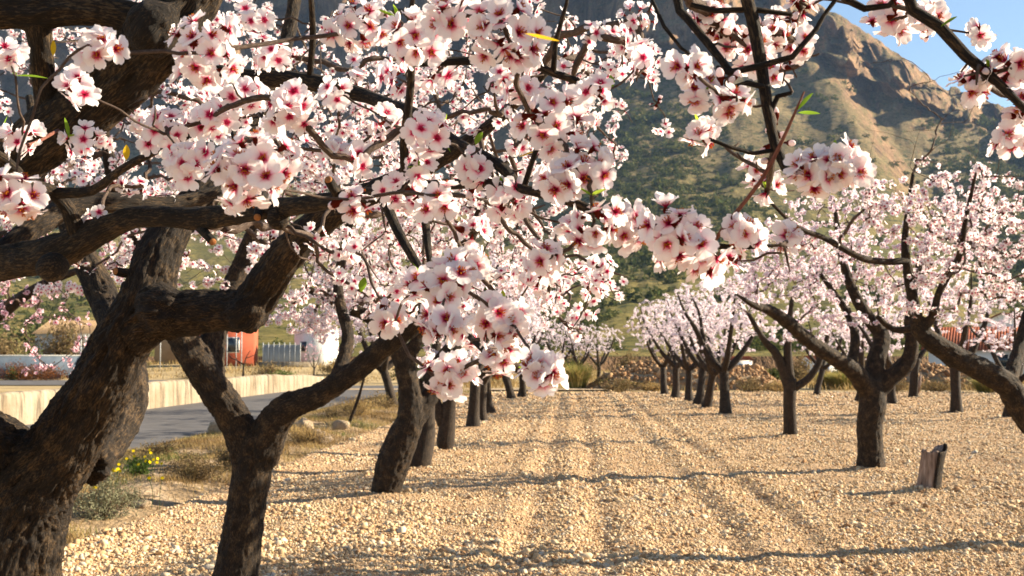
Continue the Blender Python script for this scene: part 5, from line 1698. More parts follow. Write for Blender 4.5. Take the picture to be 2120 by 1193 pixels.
# ------------------------------------------------------------------ wall, houses, shrubs, stones and other things
def parapet():
    Y = np.linspace(2.0, 55.0, 260)
    prof = [(0.16, -0.06), (0.155, 0.15), (0.15, 0.45), (0.14, 0.64), (0.10, 0.70), (0.0, 0.715), (-0.10, 0.70), (-0.14, 0.62), (-0.16, -0.06)]
    m = len(prof)
    n = len(Y)
    pr = np.array(prof)
    wz = 1 + 0.16 * (fbm(xyz(Y / 3.0, 0 * Y), 71, 3) - 0.5) - 0.30 * np.clip((Y - 46) / 9, 0, 1) ** 1.5
    U = -11.78 + pr[None, :, 0] + 0 * Y[:, None]
    Z = pr[None, :, 1] * wz[:, None]
    YY = np.repeat(Y[:, None], m, 1)
    q = xyz(U / 0.25, YY / 0.35, Z / 0.35)
    U = U + 0.035 * (fbm(q, 73, 4).reshape(n, m) - 0.5) * 2
    Z = Z + 0.02 * (fbm(q + 9, 75, 3).reshape(n, m) - 0.5) * 2
    base = np.array((-11.78 + RS * 2, 2.0, 0))
    V = np.stack([U + RS * YY, YY, Z], -1).reshape(-1, 3) - base
    Q = grid_quads(n, m)
    T = [(0, i, i + 1) for i in range(1, m - 1)] + [((n - 1) * m, (n - 1) * m + i + 1, (n - 1) * m + i) for i in range(1, m - 1)]
    o = link('parapet_wall', mk_mesh('parapet_wall', V, Q[:, ::-1], T, mat=M['plaster']), None, tuple(base))
    tag(o, 'low cream plastered wall with vertical stains along the far side of the lane', 'wall')
parapet()

def rock(px, py, wpx, hpx, mat, label, seed, name='boulder'):
    p = G(px, py)
    d = p[1]
    w, h = wpx * d / FPX * 0.5, hpx * d / FPX
    me = stone_mesh(name, seed, mat, ICO3, 0.5, 1.0)
    o = link(name, me, None, (p[0], p[1], float(max(verge_z(np.array([p[0]]), np.array([p[1]]))[0], 0)) + h * 0.30))
    o.scale = (w * 1.1, w * 0.95, h * 0.62)
    o.rotation_euler.z = seed * 1.7
    tag(o, label, 'boulder', 'boulders along the verge')
rock(448, 902, 56, 34, M['rock'], 'pale squarish boulder at the edge of the asphalt lane', 5)
rock(662, 926, 50, 36, M['dark_rock'], 'dark rounded boulder where verge meets field', 6)
rock(628, 904, 44, 30, M['rock'], 'pale boulder in the grass left of the dark one', 7)
rock(705, 900, 34, 24, M['rock'], 'small ochre boulder right of the dark one', 9)
rock(292, 1062, 44, 22, M['rock'], 'flat tan boulder beside the grey sage bush', 11)

def bush(px, py, wpx, hpx, mat, label, seed, n=900, leaf=0.02, d=None, name='shrub', group='shrubs of the verge and field edge', spiky=0.0, cat='shrub'):
    rng = np.random.default_rng(seed)
    if d is None:
        p = G(px, py)
    else:
        p = P(px, py, d)
        p[2] = float(ground_z(p[0:1], p[1:2])[0])
    u = row_u(p[0], p[1])
    if d is None and -6.95 < u < FIELD_L + 0.5:
        p[2] = float(verge_z(p[0:1], p[1:2])[0])
    w, h = wpx * p[1] / FPX * 0.5, hpx * p[1] / FPX
    root = thing(name, p, label, cat, group)
    ns = 26
    lob = rng.normal(size=(ns, 3)) * np.array((0.5, 0.5, 0.0)) * w
    lob[:, 2] = h * rng.uniform(0.35, 0.95, ns) * (1 - 0.45 * np.clip(np.hypot(lob[:, 0], lob[:, 1]) / w, 0, 1))
    g = Geo()
    stems = []
    for i in range(ns):
        b = lob[i] * np.array((0.12, 0.12, 0)) - np.array((0, 0, 0.02))
        mid = lob[i] * 0.55 + rng.normal(0, 0.06, 3) * w
        q = spline(np.array([b, mid, lob[i]]), h * 0.2)
        tube(g, q, np.linspace(0.006, 0.002, len(q)) * max(1, h / 0.6), 4)
        stems.append(q)
    link('stems', g.mesh('stems', M['twig'], 'bk'), root)['kind'] = 'stuff'
    k = rng.integers(0, ns, n)
    t = rng.beta(2.2, 1.1, n)
    c = np.array([stems[a][min(int(b * len(stems[a])), len(stems[a]) - 1)] for a, b in zip(k, t)]) + rng.normal(size=(n, 3)) * np.array((0.17 * w, 0.17 * w, 0.10 * h))
    c[:, 2] = np.maximum(c[:, 2], 0.01)
    a = rng.normal(size=(n, 3)) + np.array((0, 0, 0.4 + spiky * 2))
    a /= np.linalg.norm(a, axis=1, keepdims=True)
    b = np.cross(a, rng.normal(size=(n, 3)))
    b /= np.linalg.norm(b, axis=1, keepdims=True)
    s = leaf * rng.uniform(0.5, 1.3, n)[:, None] * (1 + spiky)
    V = np.stack([c - a * s, c + b * s * (0.32 / (1 + spiky * 2)), c + a * s, c - b * s * (0.32 / (1 + spiky * 2))], 1).reshape(-1, 3)
    tt = np.repeat(np.clip(0.5 * vnoise(c / (0.3 * w + 1e-6), seed) + 0.5 * rng.random(n), 0, 1), 4)
    f = link('foliage', mk_mesh('foliage', V, np.arange(n * 4).reshape(-1, 4), attrs={'fc': np.stack([tt, tt, tt], 1)}, mat=mat, smooth=False), root)
    f['kind'] = 'stuff'
    return root
bush(215, 1085, 120, 120, M['sage'], 'grey sage bush at the foot of the old trunk', 101, 3800, 0.016)
bush(175, 1000, 90, 60, M['sage'], 'smaller grey sage bush behind the old trunk', 102, 1500, 0.016)
bush(400, 1010, 150, 62, M['brush'], 'wide brown brush between lane and field, below the yellow flowers', 103, 3600, 0.018)
bush(470, 985, 90, 55, M['brush'], 'brown brush close to the V forked trunk', 104, 1900, 0.018)
bush(330, 968, 120, 40, M['brush'], 'low brown brush among the yellow flowers', 105, 1900, 0.018)
bush(285, 1000, 70, 42, M['green'], 'bright green weed clump under the yellow flowers', 106, 900, 0.022)
bush(345, 965, 40, 30, M['green'], 'small green weed clump on the crest of the verge', 107, 500, 0.02)
bush(625, 928, 90, 52, M['dry'], 'straw coloured tuft beside the dark boulder', 108, 1500, 0.022, spiky=0.8)
bush(735, 870, 110, 46, M['dry'], 'straw coloured brush left of the leaning stake', 109, 1600, 0.03, spiky=0.6)
bush(790, 856, 70, 42, M['brush'], 'brown brush under the backward leaning tree', 110, 1200, 0.03)
bush(690, 880, 70, 36, M['brush'], 'brown brush on the verge behind the small ochre boulder', 111, 1100, 0.026)
bush(560, 960, 70, 40, M['dry'], 'straw tuft at the right foot of the V forked tree', 112, 1100, 0.02, spiky=0.8)

def daisies():
    rng = np.random.default_rng(8)
    plants = [('yellow daisies on the crest of the verge with the densest blooms', 13.0, [(310, 932), (312, 938), (300, 946), (302, 955), (310, 957), (318, 952), (326, 950), (325, 958), (335, 960)]),
              ('loose row of yellow daisies nearest the asphalt lane', 13.2, [(262, 950), (278, 945), (246, 962), (287, 962), (276, 934)]),
              ('bright yellow daisy clump close to the old trunk', 11.6, [(240, 974), (228, 972), (233, 970), (249, 976), (236, 976), (244, 971)]),
              ('two yellow daisies low in the brown brush', 11.0, [(309, 990), (336, 990)]),
              ('single yellow daisy above the grey sage bush', 10.5, [(192, 1004), (197, 1010)])]
    for lb, d, heads in plants:
        m = np.mean(heads, 0)
        c0 = P(m[0], m[1], d)
        c0[2] = float(max(verge_z(c0[0:1], c0[1:2])[0], 0))
        root = thing('daisy_plant', c0, lb, 'flower', 'yellow daisies on the verge')
        for px, py in heads:
            c = P(px, py, d + rng.normal(0, 0.15)) - c0
            c[2] = max(c[2], 0.07)
            g = Geo()
            q = spline(np.array([(c[0] * 0.7, c[1] * 0.7, -0.02), (c[0] * 0.8 + rng.normal(0, 0.02), c[1], c[2] * 0.5), c]), 0.05)
            tube(g, q, np.full(len(q), 0.0025), 4)
            link('stem', g.mesh('stem', M['green'], 'fc'), root)
            g = Geo()
            nr = np.array((rng.normal(0.3, 0.4), -0.8, 0.6))
            X, Y, N = basis(nr[None], np.array([rng.uniform(0, 6)]))
            for k in range(9):
                a = k / 9 * 6.283
                dd, s = X[0] * math.cos(a) + Y[0] * math.sin(a), -X[0] * math.sin(a) + Y[0] * math.cos(a)
                o = c + N[0] * 0.004
                g.add([o, o + dd * 0.011 - s * 0.006, o + dd * 0.021, o + dd * 0.011 + s * 0.006], [(0, 1, 2, 3)], None, np.full((4, 3), rng.random()))
            link('flower_head', g.mesh('flower_head', M['yellow'], 'fc', smooth=False), root)
daisies()

def stump():
    p = G(1919, 1022)
    root = thing('dead_stump', p, 'short weathered stump with a split pale face in the open field', 'stump')
    rng = np.random.default_rng(2)
    sides, N = 40, 26
    ang = np.arange(sides) / sides * 6.2832
    t = np.linspace(0, 1, N)
    H = 0.50
    ang2, tt = np.meshgrid(ang, t)
    R = 0.108 * (1.0 + 0.10 * (1 - tt) ** 2 + 0.35 * (1 - tt) ** 6) * (1 + 0.10 * np.sin(ang2 * 3 + 1) + 0.10 * (fbm(xyz(np.cos(ang2) * 2.2, np.sin(ang2) * 2.2, tt * 1.3), 4, 4).reshape(tt.shape) - 0.5))
    # a slice split away from the front left
    front = np.exp(-((np.angle(np.exp(1j * (ang2 - 4.25)))) / 0.55) ** 2)
    R = R * (1 - 0.34 * front)
    top = H * (1 + 0.16 * np.clip(np.cos(ang2 - 0.3), 0, 1) ** 6 - 0.05 * np.sin(ang2 * 5) * 0.6 + 0.05 * (fbm(xyz(np.cos(ang2) * 5, np.sin(ang2) * 5), 6, 2).reshape(tt.shape) - 0.5))
    lean = 0.07 * tt
    V = np.stack([R * np.cos(ang2) + lean, R * np.sin(ang2), -0.04 + tt * top], -1).reshape(-1, 3)
    i, j = np.meshgrid(np.arange(N - 1), np.arange(sides), indexing='ij')
    j2 = (j + 1) % sides
    Q = np.stack([i * sides + j, i * sides + j2, (i + 1) * sides + j2, (i + 1) * sides + j], -1).reshape(-1, 4)
    rim = V[-sides:]
    inner = rim * np.array((0.62, 0.62, 1)) + np.array((0.07 * 0.38, 0, -0.05))
    n0 = len(V)
    V = np.vstack([V, inner, [inner.mean(0) - (0, 0, 0.03)]])
    k = np.arange(sides)
    Q = np.vstack([Q, np.stack([n0 - sides + k, n0 - sides + (k + 1) % sides, n0 + (k + 1) % sides, n0 + k], 1)])
    T = np.stack([n0 + k, n0 + (k + 1) % sides, np.full(sides, n0 + sides)], 1)
    link('stump_wood', mk_mesh('stump_wood', V, Q, T, mat=M['dead_wood']), root)
    # the sheet of bark that is left on the right side, standing off the wood
    a = np.linspace(-1.5, 1.0, 16)
    t2 = np.linspace(0, 1, 14)
    A2, T2 = np.meshgrid(a, t2)
    hb = H * (1.0 + 0.16 * np.clip(np.cos(A2 - 0.1), 0, 1) ** 5)
    r2 = 0.120 * (1 + 0.10 * (1 - T2) ** 2 + 0.35 * (1 - T2) ** 6) + 0.035 * T2 ** 2 + 0.012 * (fbm(xyz(np.cos(A2) * 6, np.sin(A2) * 6, T2 * 5), 8, 3).reshape(A2.shape) - 0.5)
    o_ = np.stack([r2 * np.cos(A2) + 0.07 * T2, r2 * np.sin(A2), -0.04 + T2 * hb], -1).reshape(-1, 3)
    r3 = r2 - 0.014
    i_ = np.stack([r3 * np.cos(A2) + 0.07 * T2, r3 * np.sin(A2), -0.04 + T2 * hb], -1).reshape(-1, 3)
    q = grid_quads(14, 16)
    m = len(o_)
    edge = [(s, s + 1) for s in range(13 * 16, 14 * 16 - 1)] + [(s * 16, (s + 1) * 16) for s in range(13)] + [(s * 16 + 15, (s + 1) * 16 + 15) for s in range(13)]
    q = np.vstack([q, q[:, ::-1] + m, [(x, y, y + m, x + m) for x, y in edge]])
    vv = np.vstack([o_, i_])
    link('bark_sheet', mk_mesh('bark_sheet', vv, q, attrs={'bk': vv}, mat=M['bark']), root)
stump()

def stake():
    b = P(722, 892, 23.5)
    t = P(760, 756, 23.0)
    b[2] = max(0.1, min(b[2], 0.2))
    g = Geo()
    q = spline(np.array([[*b, 0.035], [*(b * 0.5 + t * 0.5 + np.array((0.03, 0, 0))), 0.028], [*t, 0.02]]), 0.15)
    tube(g, q[:, :3] - b, q[:, 3], 8, 0.15, 2)
    o = link('wooden_stake', g.mesh('wooden_stake', M['bark_far'], 'bk'), None, tuple(b))
    tag(o, 'thin grey stake leaning on the verge between the tree trunks', 'stake')
stake()

def dead_trunk():
    b = G(1890, 823)
    root = thing('broken_tree', b, 'short dead trunk with a pale bark scar, right of the broad almond tree', 'dead tree')
    sc = b[1] / FPX
    rows = [(0, 0, 20), (2, 30, 18), (6, 60, 17), (12, 82, 15)]
    L1 = np.array([[x * sc, 0, y * sc - 0.03, w * 0.5 * sc] for x, y, w in rows])
    L2 = np.array([[x * sc, 0, y * sc, w * 0.5 * sc] for x, y, w in [(12, 78, 12), (22, 92, 9), (30, 100, 6)]])
    L3 = np.array([[x * sc, 0, y * sc, w * 0.5 * sc] for x, y, w in [(10, 78, 12), (4, 96, 8), (6, 112, 5)]])
    link('trunk', tube_wood([L1, L2, L3], 12, 5, (0, 0, 0), M['bark_far'], 0.2), root)
    g = Geo()
    q = np.array([(9 * sc, -9 * sc, 8 * sc), (11 * sc, -9.5 * sc, 30 * sc), (15 * sc, -8 * sc, 52 * sc)])
    tube(g, q, np.array([0.02, 0.06, 0.015]), 8, 0.1, 2)
    link('bark_scar', g.mesh('bark_scar', M['dead_wood']), root)
dead_trunk()

# --- houses and walls beyond the lane
def house(name, px, d, wid, dep, wall_h, label, wall, roof='flat', rz=0.0, roof_mat=None, zb=None, ridge=1.0, windows=(), door=None, cat='house', overhang=0.25):
    p = P(px, 735, d)
    p[2] = float(ground_z(p[0:1], p[1:2])[0]) - 0.05 if zb is None else zb
    root = thing(name, p, label, cat, None, rz)
    w, e = wid / 2, dep / 2
    link('wall', box_mesh('wall', -w, w, -e, e, -0.6, wall_h, wall), root)
    oh = overhang
    if roof == 'flat':
        link('roof', box_mesh('roof', -w - 0.12, w + 0.12, -e - 0.12, e + 0.12, wall_h + 0.002, wall_h + 0.16, roof_mat or wall), root)
    else:
        ax = roof == 'gable_x'                       # ridge runs along x
        g = Geo()
        W2, E2 = w + oh, e + oh
        for s in (-1, 1):
            n = 56
            for k in range(n):                       # rows of curved tiles down the slope
                if ax:
                    x0, x1 = -W2 + 2 * W2 * k / n, -W2 + 2 * W2 * (k + 0.96) / n
                    V = [(x0, s * E2, wall_h - oh * ridge / e), (x1, s * E2, wall_h - oh * ridge / e), (x1, 0, wall_h + ridge), (x0, 0, wall_h + ridge)]
                    xm = (x0 + x1) / 2
                    V += [(xm, s * E2, wall_h - oh * ridge / e + 0.035), (xm, 0, wall_h + ridge + 0.035)]
                else:
                    y0, y1 = -E2 + 2 * E2 * k / n, -E2 + 2 * E2 * (k + 0.96) / n
                    V = [(s * W2, y0, wall_h - oh * ridge / w), (s * W2, y1, wall_h - oh * ridge / w), (0, y1, wall_h + ridge), (0, y0, wall_h + ridge)]
                    ym = (y0 + y1) / 2
                    V += [(s * W2, ym, wall_h - oh * ridge / w + 0.035), (0, ym, wall_h + ridge + 0.035)]
                V = np.array(V, float)
                V[:, 2] += 0.02
                g.add(V, [(0, 4, 5, 3), (4, 1, 2, 5), (0, 3, 2, 1)], [(0, 1, 4), (2, 3, 5)])
        link('roof', g.mesh('roof', roof_mat or M['tile'], smooth=False), root)
        g, gd = Geo(), Geo()                         # gable ends and roof deck
        if ax:
            g.add([(-w, -e, wall_h), (-w, e, wall_h), (-w, 0, wall_h + ridge), (w, -e, wall_h), (w, e, wall_h), (w, 0, wall_h + ridge)], None, [(0, 2, 1), (3, 4, 5)])
            gd.add([(-w, -e, wall_h), (-w, e, wall_h), (-w, 0, wall_h + ridge), (w, -e, wall_h), (w, e, wall_h), (w, 0, wall_h + ridge)], [(0, 3, 5, 2), (1, 2, 5, 4)])
        else:
            g.add([(-w, -e, wall_h), (w, -e, wall_h), (0, -e, wall_h + ridge), (-w, e, wall_h), (w, e, wall_h), (0, e, wall_h + ridge)], None, [(0, 1, 2), (3, 5, 4)])
            gd.add([(-w, -e, wall_h), (w, -e, wall_h), (0, -e, wall_h + ridge), (-w, e, wall_h), (w, e, wall_h), (0, e, wall_h + ridge)], [(0, 2, 5, 3), (1, 4, 5, 2)])
        link('gable', g.mesh('gable', wall, smooth=False), root)
        link('roof_deck', gd.mesh('roof_deck', roof_mat or M['tile'], smooth=False), root)
    for x0, x1, z0, z1 in windows:
        f = link('window', box_mesh('window', x0 - 0.06, x1 + 0.06, -e - 0.05, -e - 0.003, z0 - 0.06, z1 + 0.06, M['white']), root)
        link('pane', box_mesh('pane', x0, x1, -e - 0.065, -e - 0.051, z0, z1, M['dark_glass']), f)
    if door:
        link('door', box_mesh('door', door[0], door[1], -e - 0.05, -e - 0.003, 0, door[2], M['blue_door']), root)
    return root
house('house', 462, 84, 4.6, 3.0, 3.1, 'red rendered house with an orange sunlit side beyond the yellow bank', M['red_wall'], 'flat', math.radians(6), windows=((-1.4, -0.6, 1.0, 2.0), (0.5, 1.3, 1.0, 2.0)))
house('house', 655, 86, 2.2, 2.4, 2.5, 'small bright white building beside the grey panel fence', M['white'], 'flat', math.radians(-30), windows=((-0.5, 0.1, 1.1, 1.8),))
house('house', 190, 98, 7.0, 6.0, 2.6, 'grey walled house with a tan tiled roof, behind the pinkish tree', M['grey_panel'], 'gable_x', math.radians(-4), M['tan_wall'], ridge=1.1, windows=((-1.0, -0.2, 1.0, 1.9),))
house('house', 395, 96, 5.0, 5.0, 3.6, 'tan house half hidden behind the right limb of the old tree', M['tan_wall'], 'flat', math.radians(8), windows=((-0.6, 0.3, 1.6, 2.5),))
house('house', 2085, 70, 8.5, 6.0, 2.0, 'white house with dark red tiled roof behind the arching trunk', M['white'], 'gable_x', math.radians(-24), ridge=1.25, windows=((-2.6, -1.8, 0.9, 1.6), (-0.6, 0.1, 0.9, 1.6)), overhang=0.4)
house('house', 2150, 92, 7.0, 6.0, 3.9, 'taller white house with an orange roof at the right edge', M['white'], 'gable_x', math.radians(20), ridge=0.9, windows=((-1.8, -1.0, 2.4, 3.2),))
house('pump_hut', 1527, 100, 1.95, 2.0, 1.05, 'tiny white hut with a red tiled roof behind the rubble bank', M['white'], 'gable_x', math.radians(5), zb=0.0, ridge=0.3, cat='hut', windows=((-0.2, 0.1, 0.4, 0.7),), overhang=0.12)
house('pump_hut', 1700, 98, 2.7, 2.0, 1.0, 'white hut with a blue door and low red roof', M['white'], 'gable_x', math.radians(8), zb=0.05, ridge=0.34, door=(-0.35, 0.25, 0.85), cat='hut', overhang=0.12)

def garden_wall():
    a = P(-60, 735, 72)
    root = thing('garden_wall', (a[0], 72, 0), 'blue grey rendered wall ending in a cream pillar, above the rusty brush', 'wall')
    b = P(172, 735, 72)
    L = b[0] - a[0]
    z0 = float(ground_z(np.array([a[0]]), np.array([72.0]))[0])
    link('wall', box_mesh('wall', -12, L - 0.003, 0, 0.3, -0.3, 1.42, M['blue_wall']), root)
    link('pillar', box_mesh('pillar', L, L + 0.75, -0.1, 0.5, -0.3, 1.5, M['plaster']), root)
    link('coping', box_mesh('coping', -12, L - 0.003, -0.05, 0.35, 1.422, 1.5, M['grey_panel']), root)
garden_wall()
def panel_fence():
    a, b = P(545, 735, 82), P(622, 735, 82)
    z = float(ground_z(a[0:1], a[1:2])[0])
    root = thing('panel_fence', (a[0], a[1], z), 'grey corrugated panel fence between the red and white buildings', 'fence')
    L = b[0] - a[0]
    n = 7
    for k in range(n):
        x0, x1 = L * k / n, L * (k + 1) / n
        g = Geo()
        xs = np.linspace(x0 + 0.02, x1 - 0.02, 9)
        ys = 0.03 * ((np.arange(9) % 2) * 2 - 1)
        V = np.concatenate([np.stack([xs, ys, np.full(9, 0.35)], 1), np.stack([xs, ys, np.full(9, 1.55)], 1), np.stack([xs, ys + 0.02, np.full(9, 0.35)], 1), np.stack([xs, ys + 0.02, np.full(9, 1.55)], 1)])
        g.add(V, [(i, i + 1, 10 + i, 9 + i) for i in range(8)] + [(18 + i, 27 + i, 28 + i, 19 + i) for i in range(8)] + [(9 + i, 10 + i, 28 + i, 27 + i) for i in range(8)])
        link('panel', g.mesh('panel', M['grey_panel'], smooth=False), root)
    for k in range(n + 1):
        link('post', box_mesh('post', L * k / n - 0.03, L * k / n + 0.03, -0.11, -0.05, -0.1, 1.7, M['metal']), root)
    link('base_wall', box_mesh('base_wall', -0.3, L + 1.2, -0.15, 0.15, -0.4, 0.33, M['plaster']), root)
panel_fence()
def fence_posts():
    for i, (px, py0, py1, d, lb) in enumerate(((167, 740, 690, 71, 'galvanised fence post above the blue grey wall'), (332, 722, 690, 80, 'galvanised fence post in front of the tan house'), (489, 722, 678, 80, 'tallest galvanised fence post before the red house'), (500, 722, 686, 80, 'galvanised fence post right of the tallest one'), (470, 722, 694, 80, 'short galvanised fence post left of the tallest one'))):
        p = P(px, py0, d)
        t = P(px, py1, d)
        z0 = float(ground_z(p[0:1], p[1:2])[0])
        root = thing('fence_post', (p[0], p[1], z0), lb, 'fence post', 'fence posts before the houses')
        g = Geo()
        h = t[2] - z0
        tube(g, np.array([(0, 0, -0.1), (0, 0, h * 0.5), (0, 0, h)]), np.full(3, 0.035), 8)
        link('pole', g.mesh('pole', M['metal']), root)
        g = Geo()
        tube(g, np.array([(0, 0, h), (0, 0, h + 0.03), (0, 0, h + 0.05)]), np.array([0.05, 0.05, 0.02]), 8)
        link('cap', g.mesh('cap', M['metal']), root)
fence_posts()
bush(60, 0, 150, 52, M['rust'], 'long rust brown hedge of brush under the blue grey wall', 120, 2600, 0.07, d=70.5, cat='hedge')
bush(125, 0, 100, 44, M['rust'], 'rust brown brush below the cream pillar', 121, 1500, 0.07, d=70.2)
bush(45, 0, 26, 34, M['green'], 'green weed in front of the rust brown hedge', 122, 500, 0.07, d=69.9)
bush(85, 0, 40, 80, M['scrub'], 'dark bush above the blue grey wall', 123, 900, 0.12, d=76)
bush(140, 0, 120, 110, M['brush'], 'tall grey brown thicket before the grey walled house', 131, 2400, 0.16, d=84)
bush(20, 0, 130, 95, M['brush'], 'tall brown thicket above the blue grey wall at the left edge', 132, 2200, 0.16, d=82)
bush(235, 0, 70, 70, M['scrub'], 'dark olive thicket right of the grey walled house', 133, 1500, 0.15, d=86)
bush(200, 0, 34, 60, M['scrub'], 'olive bush right of the cream pillar', 124, 900, 0.10, d=78)
bush(568, 0, 60, 40, M['brush'], 'brown bush on the yellow bank before the panel fence', 125, 1300, 0.07, d=74)
bush(590, 0, 60, 24, M['green'], 'green bush at the foot of the brown one on the bank', 126, 1000, 0.07, d=71.5)
bush(300, 0, 24, 26, M['green'], 'round green weed growing on the lane behind the low wall', 127, 500, 0.05, d=58.5)
bush(420, 0, 60, 22, M['brush'], 'olive brush on the bank behind the V forked tree', 128, 900, 0.07, d=73)
bush(720, 0, 90, 50, M['brush'], 'brown brush behind the end of the low wall', 129, 1500, 0.08, d=62)
bush(700, 0, 60, 44, M['dry'], 'yellow tuft right of the small white building', 130, 1300, 0.10, d=76, spiky=0.5)
# small trees on the bank
def bare_tree():
    b = P(503, 772, 72)
    b[2] = float(ground_z(b[0:1], b[1:2])[0])
    root = thing('bare_tree', b, 'tiny bare pruned tree on the yellow bank', 'tree')
    s = 72 / FPX
    Ls = [[(0, 0, 5), (1, 18, 4), (2, 28, 4)], [(2, 26, 3), (-14, 36, 2.4), (-26, 42, 2), (-34, 56, 1.2)], [(2, 26, 3), (6, 42, 2), (14, 56, 1.2)], [(-14, 36, 1.8), (-18, 50, 1.0)], [(5, 40, 1.6), (26, 48, 1.0)]]
    link('trunk', tube_wood([np.array([[x * s, 0.2 * i * s * 5, z * s, w * 0.5 * s] for x, z, w in L]) for i, L in enumerate(Ls)], 7, 3, (0, 0, 0), M['bark_far'], 0.15), root)
bare_tree()
def young_tree():
    b = P(650, 765, 70)
    b[2] = float(ground_z(b[0:1], b[1:2])[0])
    root = thing('almond_tree', b, 'small upright pink almond tree before the white building', 'tree')
    rng = np.random.default_rng(3)
    limbs = [np.array([(0, 0, -0.05, 0.07), (0, 0, 0.35, 0.055), (0.02, 0, 0.7, 0.045)])] + [np.array([(0.02, 0, 0.6, 0.03), (0.25 * math.cos(a), 0.25 * math.sin(a), 1.1, 0.02), (0.45 * math.cos(a), 0.45 * math.sin(a), 1.9, 0.008)]) for a in (0.3, 1.9, 3.4, 4.9)]
    link('trunk', tube_wood(limbs, 8, 4, (0, 0, 0), M['bark_far']), root)
    tw = Twigs(limbs[1:], 5, rt=0.002)
    tw.grow(ellipsoid_tips(rng, (0, 0, 1.7), (0.75, 0.75, 0.8), 70, 0.5))
    fp, fn = tw.flowers(28, 0.03, rng, 0.1, 0.02)
    link('twigs', tw.mesh('twigs', M['twig'], (0, 0, 0), 5, 4), root)['kind'] = 'stuff'
    link('blossoms', blossom_mesh('blossoms', fp, fn, np.full(len(fp), 1.2), 'low', M['petal_pink'], 4, (0, 0, 0)), root)['kind'] = 'stuff'
young_tree()

# --- banks of rubble and brush behind the field
def rubble_bank(px0, px1, d, hpx, label, seed, n):
    rng = np.random.default_rng(seed)
    a, b = P(px0, 735, d), P(px1, 735, d)
    c = (a + b) / 2
    c[2] = float(ground_z(c[0:1], c[1:2])[0]) - 0.05
    root = thing('rubble_bank', c, label, 'rubble bank')
    hw = (b[0] - a[0]) / 2
    H = hpx * d / FPX
    X = np.linspace(-1, 1, 70)
    Yg = np.linspace(-1, 1, 24)
    XX, YY = np.meshgrid(X, Yg)
    def hz(x, y):
        pr = np.clip(1 - np.abs(x) ** 3.5, 0, 1) ** 0.8 * np.clip(1 - np.abs(y) ** 2, 0, 1)
        return H * pr * (0.62 + 0.7 * fbm(xyz(x * hw / 1.1, y * 1.6), seed, 4).reshape(np.shape(x)))
    V = np.stack([XX * hw, YY * 1.9, hz(XX, YY) - 0.05], -1).reshape(-1, 3)
    link('bank', mk_mesh('bank', V, grid_quads(24, 70), mat=M['verge']), root)
    x, y = rng.uniform(-1, 1, n), rng.uniform(-1, 0.5, n)
    s = np.clip(rng.lognormal(-2.75, 0.45, n), 0.03, 0.22)
    z = hz(x, y) - 0.05 + s * 0.2
    rot = rng.uniform(0, 6.28, (n, 3))
    src = [stone_mesh('rubble_stone_%d_%d' % (seed, i), 140 + i, M['rubble'], ICO1 if i < 2 else ICO2, 0.6, 0.8) for i in range(4)]
    o = scatter('rubble_stones', np.stack([x * hw, y * 1.9, z], 1), rot, s[:, None] * rng.uniform(0.7, 1.3, (n, 3)), src, M['rubble'], root)
    o['kind'] = 'stuff'
rubble_bank(1215, 1620, 51.5, 58, 'long bank of orange rubble behind the right row of trees', 31, 2600)
rubble_bank(1780, 2075, 52, 52, 'bank of rubble and dry brush under the white house', 32, 1500)

def tussock(px, py, d, h, r, label, seed, n=900):
    p = P(px, py, d)
    p[2] = float(ground_z(p[0:1], p[1:2])[0])
    rng = np.random.default_rng(seed)
    root = thing('grass_tussock', p, label, 'grass', 'grass tussocks behind the field')
    a = rng.uniform(0, 6.28, n)
    q = rng.random(n) ** 0.7 * r * 0.45
    b = np.stack([np.cos(a) * q, np.sin(a) * q, np.zeros(n)], 1)
    hh = h * rng.uniform(0.55, 1.1, n)
    dr = b / (np.linalg.norm(b, axis=1, keepdims=True) + 1e-6) + rng.normal(0, 0.35, (n, 3)) * np.array((1, 1, 0))
    sd = np.stack([-dr[:, 1], dr[:, 0], 0 * a], 1)
    sp = (r * rng.uniform(0.2, 1.0, n))[:, None]
    up = np.array((0, 0, 1.0))
    w = 0.012
    m1 = b + up * hh[:, None] * 0.6 + dr * sp * 0.35
    tp = b + up * hh[:, None] * rng.uniform(0.7, 1.0, n)[:, None] + dr * sp
    V = np.stack([b - sd * w, b + sd * w, m1 - sd * w, m1 + sd * w, tp], 1).reshape(-1, 3)
    k = np.arange(n)[:, None] * 5
    t = np.repeat(rng.random(n), 5)
    link('blades', mk_mesh('blades', V, k + np.array((0, 1, 3, 2)), k + np.array((2, 3, 4)), {'fc': np.stack([t, t, t], 1)}, M['esparto'], smooth=False), root)['kind'] = 'stuff'
    g = Geo()
    tube(g, np.array([(0, 0, -0.05), (0, 0, 0.08), (0, 0, 0.2)]), np.array([r * 0.45, r * 0.42, r * 0.2]), 10, 0.2, seed)
    link('root_crown', g.mesh('root_crown', M['bark_far'], 'bk'), root)
tussock(1195, 812, 50.8, 1.25, 0.75, 'tall green and gold grass tussock left of the rubble bank', 1, 1300)
tussock(1255, 812, 50.5, 0.55, 0.5, 'low straw tussock at the foot of the rubble bank', 2, 700)
tussock(1310, 812, 50.2, 0.45, 0.6, 'flat straw tussock before the middle of the rubble bank', 3, 700)
tussock(1745, 806, 51, 0.9, 0.9, 'golden tussock between the broad tree and its left neighbour', 4, 1100)
tussock(1715, 806, 52, 0.8, 0.7, 'golden tussock behind the small distant almond tree', 5, 900)
tussock(2045, 806, 46, 0.75, 0.8, 'grey gold tussock under the arching trunk', 6, 900)
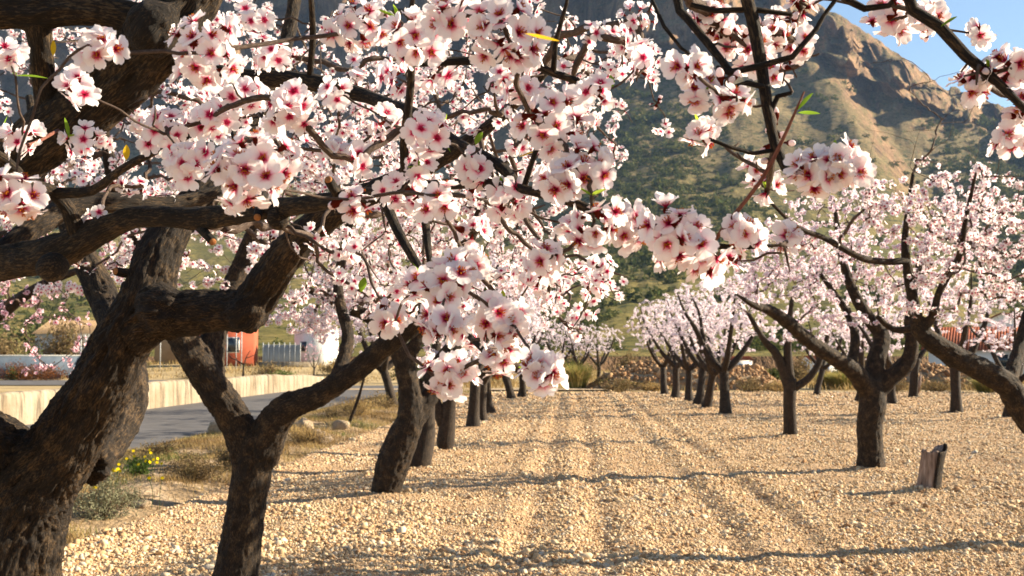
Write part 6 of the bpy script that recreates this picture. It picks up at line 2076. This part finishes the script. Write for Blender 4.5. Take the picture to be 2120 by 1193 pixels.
for i, (px, w, h, mt, lb) in enumerate(((1275, 70, 34, 'brush', 'brown brush at the left foot of the rubble bank'), (1345, 60, 26, 'dry', 'straw brush before the farthest almond tree'), (1545, 80, 34, 'brush', 'brown brush right of the Y forked tree'), (1600, 60, 28, 'dry', 'straw brush behind the cup shaped tree'), (1840, 90, 40, 'brush', 'dark brown brush behind the slim almond tree'), (1925, 80, 36, 'brush', 'brown brush left of the tree before the white house'))):
    bush(px, 0, w, h, M[mt], lb, 170 + i, 1300, 0.06, d=48.6, group='brush along the far edge of the field')
SC = [(1305, 60, 66, 78, 'dark green bush above the left end of the rubble bank'), (1370, 58, 56, 50, 'olive bush behind the farthest almond tree'), (1180, 70, 70, 60, 'olive bush at the far end of the track'),
      (1640, 66, 80, 70, 'green bush behind the cup shaped tree'), (1740, 74, 60, 66, 'dark green bush right of the blue doored hut'), (1115, 64, 60, 50, 'olive bush beyond the last trees of the left row'),
      (1790, 70, 70, 60, 'green bush behind the broad almond trunk'), (1960, 62, 50, 40, 'dry olive bush before the white house'), (1010, 66, 80, 60, 'dark bush behind the left row'), (1420, 64, 70, 46, 'low green bush behind the rubble bank'), (860, 66, 90, 60, 'brown green bush behind the leaning graft trunk'), (1585, 60, 60, 40, 'olive bush at the right end of the rubble bank')]
for i, (px, d, w, h, lb) in enumerate(SC):
    bush(px, 0, w, h, M['scrub'] if i % 3 else M['brush'], lb, 140 + i, 1100, 0.13, d=d, name='bush', group='bushes behind the field', cat='bush')

# ------------------------------------------------------------------ the air
hz = Geo()
box(hz, -2600, 2600, -60, 2700, -12, 950)
hm = bpy.data.materials.new('haze_air')
hm.use_nodes = True
hn = hm.node_tree
hn.nodes.remove(hn.nodes['Principled BSDF'])
pv = hn.nodes.new('ShaderNodeVolumePrincipled')
pv.inputs['Color'].default_value = (0.40, 0.62, 1.0, 1)
pv.inputs['Density'].default_value = HAZE
pv.inputs['Anisotropy'].default_value = 0.0
hn.links.new(pv.outputs[0], hn.nodes['Material Output'].inputs['Volume'])
ho = link('haze', hz.mesh('haze', hm, smooth=False))
tag(ho, 'thin blue air between the orchard and the mountain', kind='stuff')
